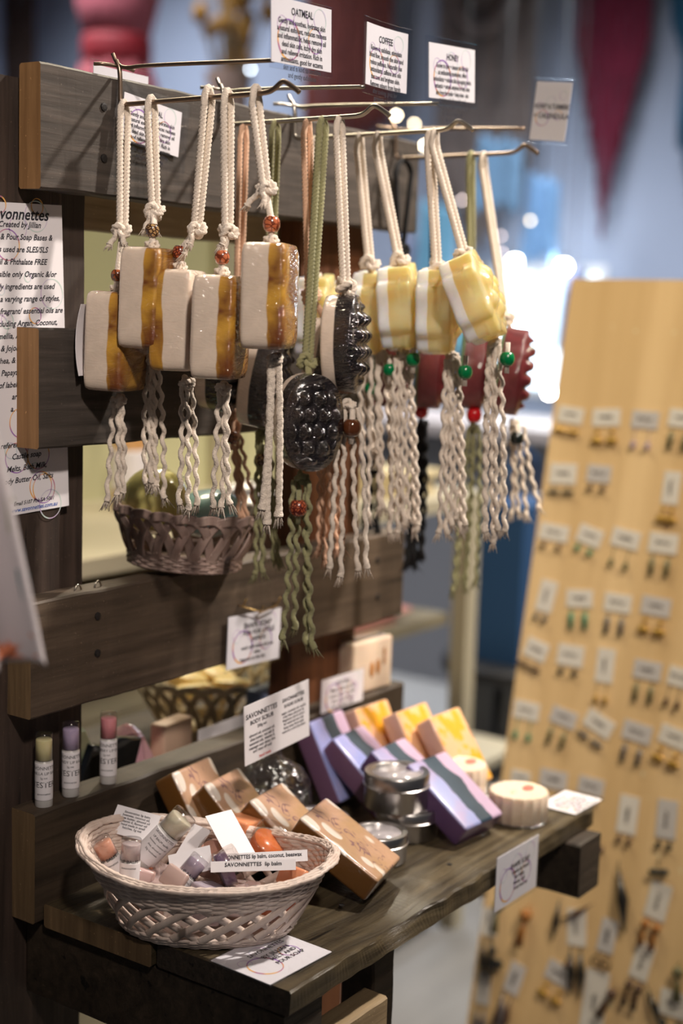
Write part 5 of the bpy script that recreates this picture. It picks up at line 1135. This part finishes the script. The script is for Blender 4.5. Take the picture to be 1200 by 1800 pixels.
# long feather and tassel earrings hung straight on the lower half
for i, (q, st_, cl, sc, rz, lb) in enumerate([
    ((0.1987, -0.8191), 'feather', 'black', 1.4, .25, 'long black feather earring slanting under the seventh row of cards'),
    ((0.1701, -0.7984), 'tass', 'brown', .9, -.5, 'small brown tassel earring left of the slanting black feather'),
    ((0.2541, -0.8015), 'bow', 'black', 1.5, .2, 'black bow earring above the card with amber tassels'),
    ((0.1184, -0.8872), 'feather', 'black', .9, -.05, 'black feather earring just right of the card on the shelf edge'),
    ((0.0729, -0.9113), 'tass', 'amber', 1.5, -.1, 'amber tassel earring hanging below the wooden bearer'),
    ((0.1651, -0.8789), 'feather', 'brown', .8, -.9, 'brown feather earring lying nearly flat below the bearer end'),
    ((0.0269, -0.9111), 'tass', 'olive', 1.3, .0, 'olive tassel earring on the left edge of the plywood board'),
    ((0.0280, -0.9766), 'fan', 'black', 1.4, .3, 'black fan earring with green bead low on the left edge of the board'),
    ((0.0513, -1.0354), 'feather', 'grey', 1.1, .1, 'dark grey feather earring near the bottom left of the board'),
    ((0.1434, -0.9643), 'tass', 'brown', 1.0, .3, 'brown tassel earring above the gold fan card'),
    ((0.2163, -0.9825), 'tass', 'brown', 1.3, -.4, 'dark brown tassel earring beside the tallest card'),
    ((0.2617, -0.9652), 'feather', 'black', .9, .5, 'black feather earring at the lower right of the board'),
    ((0.3005, -0.9271), 'tass', 'olive', 1.3, .1, 'olive tassel earring cut by the right edge of the frame'),
    ((-0.0034, -0.8982), 'stud', 'black', 1.6, .1, 'black round earring high on the left edge of the board, below the shelf')]):
    k2 = (st_, cl)
    if k2 not in EM: EM[k2] = ear_mesh(st_, 1); EM[k2].materials.append(emat[cl]); EM[k2].polygons.foreach_set('use_smooth', [True]*len(EM[k2].polygons))
    e = bpy.data.objects.new('loose_earring', EM[k2]); COL.objects.link(e); jplace(e, q[0], q[1], rz, .001); e.scale = (sc,)*3
    tag(e, lb, 'earring', 'loose earrings on the plywood board')

# ------------------------------------------------------------------ cream cabinet behind the stand
cabm = plain('cream_green_cabinet', (.52, .50, .30), .6, var=.08, vscale=4); cabd = plain('cabinet_cream_frame', (.44, .39, .28), .55)
cab = thing('cream_cabinet', 'tall pale cream shelf cabinet standing behind the pallet stand', 'cabinet', (0, 0, 0))
MB().box(.25, 1.66, .92, .94, .02, 1.40).obj('back_panel', cabm, cab)
MB().box(.25, 1.68, .50, .92, .880, .905).obj('counter', cabd, cab)
MB().box(.25, 1.60, .54, .92, .640, .662).obj('shelf', plain('olive_shelf', (.20, .17, .11), .6), cab)
MB().box(.25, 1.60, .52, .92, .05, .075).obj('shelf', plain('olive_shelf', (.20, .17, .11), .6), cab)
MB().box(1.605, 1.645, .50, .535, 0, .880).obj('post', cabd, cab)
MB().box(1.57, 1.76, .44, .56, .355, .372).obj('bracket', cabd, cab)
MB().box(.22, .25, .50, .94, 0, 1.40).obj('side_panel', cabm, cab)
MB().box(1.30, 1.34, .90, .915, .905, 1.40).obj('upright', cabd, cab)
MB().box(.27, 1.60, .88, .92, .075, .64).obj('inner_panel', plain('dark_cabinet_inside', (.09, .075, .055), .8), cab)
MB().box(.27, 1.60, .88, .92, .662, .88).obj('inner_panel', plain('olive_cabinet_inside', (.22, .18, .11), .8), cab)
def flat_goods(name, label, cat, c, d, col, n=3):
    mb = MB(); rnd = random.Random(len(label))
    for i in range(n):
        dx, dy = rnd.uniform(-.02, .02), rnd.uniform(-.02, .02)
        mb.box(-d[0]/2+dx, d[0]/2+dx, -d[1]/2+dy, d[1]/2+dy, d[2]*i/n, d[2]*(i+.85)/n)
    o = mb.obj(name, plain('goods_'+name, col, .6, var=.2, vscale=20), None); o.location = c; return tag(o, label, cat)
flat_goods('folded_pink_cloth', 'folded pink cloth on the lower shelf of the cream cabinet', 'cloth', (1.33, .66, .6625), (.26, .2, .03), (.62, .30, .26))
def bottle(label, c, r, h, col, cap):
    t = thing('bottle', label, 'bottle', c, None, 'bottles on the cream cabinet')
    MB().lathe([(r*.9, 0), (r, .004), (r, h*.62), (r*.45, h*.78), (r*.42, h*.84)], 24).obj('glass', plain('bt_%d_%d' % (int(col[0]*100), int(col[2]*100)), col, .2, coat=.7), t, True)
    MB().lathe([(r*.5, h*.84), (r*.5, h), (0, h)], 20).obj('cap', plain('cap_%d' % int(cap[0]*100), cap, .4), t, True)
    MB().lathe([(r*1.01, h*.18), (r*1.015, h*.2), (r*1.015, h*.5), (r*1.01, h*.52)], 24).obj('label', paper_matte, t, True)
bottle('dark green bottle behind the lime soap in the stained basket', (.62, .78, .905), .035, .20, (.05, .09, .07), (.1, .1, .1))
bottle('tall grey bottle on the cabinet just right of the left post', (.74, .80, .905), .03, .24, (.20, .18, .18), (.3, .3, .3))
bottle('orange labelled bottle on the cabinet seen between the hanging tassels', (.95, .80, .905), .03, .20, (.55, .30, .12), (.6, .5, .4))
bottle('pale cream bottle on the cabinet seen beneath the honey soaps', (1.30, .72, .905), .03, .24, (.6, .56, .42), (.5, .5, .45))
bottle('small turquoise capped bottle behind the lime soap', (.585, .70, .905), .022, .13, (.10, .45, .45), (.08, .5, .5))
flat_goods('cream_box', 'cream carton on the cabinet counter under the dark red soaps', 'box', (1.50, .62, .905), (.16, .12, .05), (.62, .52, .32))
flat_goods('white_tray', 'white tray on the cabinet counter right of the black tassel', 'tray', (1.15, .60, .905), (.2, .12, .02), (.34, .32, .30), 1)

# ------------------------------------------------------------------ dark table and blue chair beyond
tb = thing('dark_table', 'dark cloth covered table beyond the cream post, in shadow', 'table', (2.88, .55, 0))
MB().box(-.38, .38, -.35, .5, .0, .70).obj('table_cloth', plain('charcoal_cloth', (.06, .058, .055), .8, var=.3, vscale=5), tb)
MB().box(-.40, .40, -.37, .52, .70, .725).obj('table_top', plain('pale_table_top', (.50, .46, .42), .6), tb)
bc = thing('blue_bag', 'dark blue tote bag standing between the cream post and plywood board', 'bag', tuple(list((2.0500, 0.6211, 0.6823))[:2])+(0,))
mb = MB(); mb.box(-.10, .10, -.06, .06, .48, .84); o = mb.obj('bag_body', plain('navy_canvas', (.02, .07, .18), .8), bc)
MB().tube([(-.07, 0, .85), (-.06, 0, .93), (0, 0, .96), (.06, 0, .93), (.07, 0, .85)], .008, 8).obj('bag_handle', plain('navy_canvas', (.02, .055, .13)), bc, True)
ch = thing('black_stool', 'black stool carrying the blue bag, dim behind the shelf', 'stool', bc.location)
blk = plain('black_stool_paint', (.02, .02, .022), .5)
MB().lathe([(.16, .44), (.17, .45), (.17, .47), (.16, .479), (0, .479)], 32).obj('seat', blk, ch, True, autosm=40)
for k in range(4):
    a = pi/4+k*pi/2; MB().tube([(.10*cos(a), .10*sin(a), .44), (.17*cos(a), .17*sin(a), 0)], .012, 10).obj('leg', blk, ch, True)

# ------------------------------------------------------------------ hangings on the far wall
def fringe(name, label, y0, y1, ztop, zfn, col, x=4.16, n=46, cat='wall hanging', arch=None, dens=1):
    t = thing(name, label, cat, (x, (y0+y1)/2, ztop))
    w = y1-y0; m = plain('cord_'+'_'.join(label.split()[:2]), col, .9, var=.35, vscale=12)
    MB().tube([(0, -w/2-.03, 0), (0, w/2+.03, 0)], .012, 10).obj('rod', plain('driftwood', (.25, .16, .10), .7), t, True)
    rnd = random.Random(len(label)); mb = MB()
    for i in range(n):
        s = -w/2+w*(i+.5)/n; u = 2*s/w; zb = zfn(u)+rnd.uniform(-.03, .03); pull = .0
        P = [(rnd.uniform(-.006, .006), s*(1-.0*k), -(ztop-zb)*k/8) for k in range(9)]
        mb.tube(P, w/n*.62, 6, twist=(2, .03))
    o = mb.obj('cord_fringe', m, t, True); o['kind'] = 'stuff'
    if arch:
        mb = MB()
        for (dz, k, rr) in arch:
            P = [(-.02, w/2*k*cos(pi*q/20), -dz*sin(pi*q/20)) for q in range(21)]; mb.tube(P, rr, 8, twist=(3, .04))
        mb.obj('knotted_swag', m, t, True)
    return t
# y positions on the far wall: further left in view = larger y
fringe('macrame_hanging', 'brick red macrame wall hanging behind the oatmeal and coffee cards', 2.42, 2.86, 2.9, lambda u: 1.95+.10*abs(u), (.20, .055, .045))
fringe('macrame_hanging', 'taupe macrame wall hanging with a deep swag behind the honey card', 1.76, 2.20, 2.9, lambda u: 1.52+.32*abs(u), (.20, .16, .145), arch=[(.55, .9, .03), (.42, .7, .025)], n=60)
fringe('macrame_hanging', 'crimson macrame wall hanging tapering to a point at the right', 1.30, 1.60, 2.9, lambda u: 1.55+.72*abs(u)**.8, (.14, .008, .03), n=50)
fringe('macrame_hanging', 'deep blue macrame wall hanging cut by the right edge of the frame', .90, 1.24, 2.9, lambda u: 1.62+.5*abs(u-.1)**.8+(.3 if u > .6 else 0), (.012, .085, .16), n=46)
fringe('macrame_hanging', 'dark brown macrame wall hanging in the top left corner', 4.38, 4.60, 2.9, lambda u: 2.18+.1*abs(u), (.05, .028, .02), x=4.05, n=26)
# dress
dr = thing('red_dress', 'rose red lace dress with crimson sash hanging behind the top board', 'dress', (3.2, 3.02, 1.55))
dm = plain('rose_lace', (.30, .055, .065), .8, var=.5, vscale=45, bump=.5, bscale=80)
def fold(a): return 1+.05*sin(9*a)+.03*sin(17*a+1)
MB().lathe([(.26, -.35), (.25, .0), (.215, .25), (.16, .50), (.125, .60)], 90, rad=fold).obj('skirt', dm, dr, True)
MB().lathe([(.128, .60), (.132, .62), (.132, .68), (.125, .70)], 60).obj('sash', plain('crimson_sash', (.22, .006, .012), .6), dr, True)
MB().lathe([(.125, .70), (.15, .80), (.17, .90), (.165, 1.02), (.10, 1.10), (.05, 1.14)], 60).obj('bodice', plain('rose_bodice', (.34, .08, .10), .8, var=.4, vscale=45), dr, True)
# dried flowers
df = thing('dried_bouquet', 'hanging bouquet of ochre dried flowers bound in a brown cone', 'dried flowers', (3.6, 2.80, 1.85))
mb = MB(); rnd = random.Random(3); hd = MB()
for i in range(46):
    a = rnd.uniform(0, 2*pi); r = rnd.uniform(0, .15); z = rnd.uniform(.35, .75)
    p = (r*cos(a), r*sin(a), z); mb.tube([(.02*cos(a), .02*sin(a), .1), (r*.5*cos(a), r*.5*sin(a), z*.6), p], .004, 5)
    hd.sphere(p, rnd.uniform(.018, .034), 6, sc=(1, 1, 1.3))
mb.obj('stems', plain('dry_stems', (.20, .13, .06), .9), df, True)
o = hd.obj('flower_heads', plain('ochre_flowers', (.34, .17, .03), .9, var=.6, vscale=25), df, True); o['kind'] = 'stuff'
MB().lathe([(.045, -.35), (.055, 0), (.06, .1), (.09, .32)], 30, rad=fold).obj('wrapping', plain('brown_wrapping', (.20, .13, .10), .9), df, True)
# scarves near the window
for i, (y, z, w, h, c, lb) in enumerate([(2.02, 1.50, .16, .34, (.10, .24, .34), 'teal blue scarf hanging left of the bright window'), (1.78, 1.78, .20, .26, (.12, .22, .34), 'blue scarf hanging above the bright window'), (2.18, 1.30, .10, .5, (.18, .20, .30), 'grey-blue scarf hanging beyond the honey soaps'), (1.62, 1.62, .14, .3, (.16, .30, .50), 'pale blue scarf hanging right of the blue scarf'), (1.92, 1.26, .12, .3, (.16, .40, .48), 'turquoise scarf hanging in front of the bright window'), (1.50, 1.30, .10, .3, (.10, .12, .20), 'navy scarf hanging just above the plywood board')]):
    mb = MB(); nx, nz = 16, 10; P = [(.02*sin(q*1.3+j*.2), -w/2+w*q/nx, -h*j/nz-.02*sin(q*.9)) for j in range(nz+1) for q in range(nx+1)]
    F = [(j*(nx+1)+q, j*(nx+1)+q+1, (j+1)*(nx+1)+q+1, (j+1)*(nx+1)+q) for j in range(nz) for q in range(nx)]
    r_ = thing('scarf', lb, 'scarf', (3.9+.03*i, y, z+h/2), None, 'scarves hanging by the far window')
    o = mb.add(P, F).obj('cloth', plain('scarf_%d' % i, c, .8, var=.3, vscale=20), r_, True)
    md = o.modifiers.new('thick', 'SOLIDIFY'); md.thickness = .004
    MB().tube([(0, 0, -.005), (0, 0, 2.949-(z+h/2))], .003, 5).obj('cord', plain('socket_grey', (.1, .1, .1)), r_, True)
# small lamps
def lamp(label, loc, r, col, st_):
    t = thing('string_light', label, 'light', loc, None, 'small round lamps at the back of the shop')
    MB().tube([(0, 0, r*2), (0, 0, 2.949-loc[2])], .0015, 5).obj('cable', plain('socket_grey', (.1, .1, .1)), t, True)
    MB().sphere((0, 0, 0), r, 8).obj('bulb', plain('bulb_%d_%d' % (int(st_*10), int(col[2]*10)), col, .3, emit=col, estr=st_), t, True)
    MB().lathe([(r*.5, r*.8), (r*.5, r*2), (r*.2, r*2.2), (0, r*2.2)], 10).obj('socket', plain('socket_grey', (.1, .1, .1)), t, True)
warm = (1, .82, .55); cool = (.8, .9, 1); rose = (1, .8, .75)
def far(px, x): return px
for (p, r, c, s, lb) in [((3.0000, 1.6247, 1.8665), .006, warm, 26, 'warm round lamp left of the honey card wire'), ((3.0000, 1.5563, 1.8372), .005, warm, 20, 'warm round lamp just under the honey card wire'), ((3.0000, 1.5159, 1.7703), .006, warm, 24, 'warm round lamp under the third hook'),
    ((3.4000, 2.5356, 2.1297), .006, cool, 14, 'cool blue lamp under the leftmost label wire'), ((3.6000, 1.4539, 1.5838), .006, warm, 9, 'warm lamp between the red tapered hanging and white rope'), ((3.6000, 1.5661, 1.5326), .005, rose, 7, 'pinkish lamp just right of the olive rope'),
    ((3.6000, 1.5586, 1.4742), .005, rose, 9, 'second pinkish lamp just above the tilted honey soap'), ((3.4000, 1.6096, 1.6392), .005, rose, 8, 'rosy lamp left of the olive rope'), ((4.0000, 1.5191, 1.4432), .022, (1, 1, 1), 60, 'brightest white lamp just above the plywood board corner'),
    ((4.0000, 1.7214, 1.4587), .022, (.9, .97, 1), 50, 'white lamp above the bright window, beside the tilted honey soap'), ((4.0000, 1.6205, 1.3691), .024, (.8, .93, 1), 40, 'blue-white lamp in the middle of the bright window'), ((3.6000, 1.3493, 1.0025), .014, (1, .93, .88), 40, 'white lamp low beside the plywood board edge'), ((3.9000, 1.6310, 1.2200), .018, (.75, .92, 1), 30, 'blue-white lamp above the rightmost red soap')]:
    lamp(lb, p, r, c, s)
# counter with pale goods under the far window
fc = thing('far_counter', 'pale pink-white counter under the far window', 'counter', (3.5, 1.62, 0))
MB().box(-.25, .35, -.5, .5, .86, .90).obj('counter_top', plain('pale_counter', (.42, .36, .34), .5), fc)
MB().box(-.2, .3, -.45, .45, 0, .86).obj('counter_body', plain('grey_counter_body', (.20, .20, .22), .6), fc)
S.render.film_transparent = False
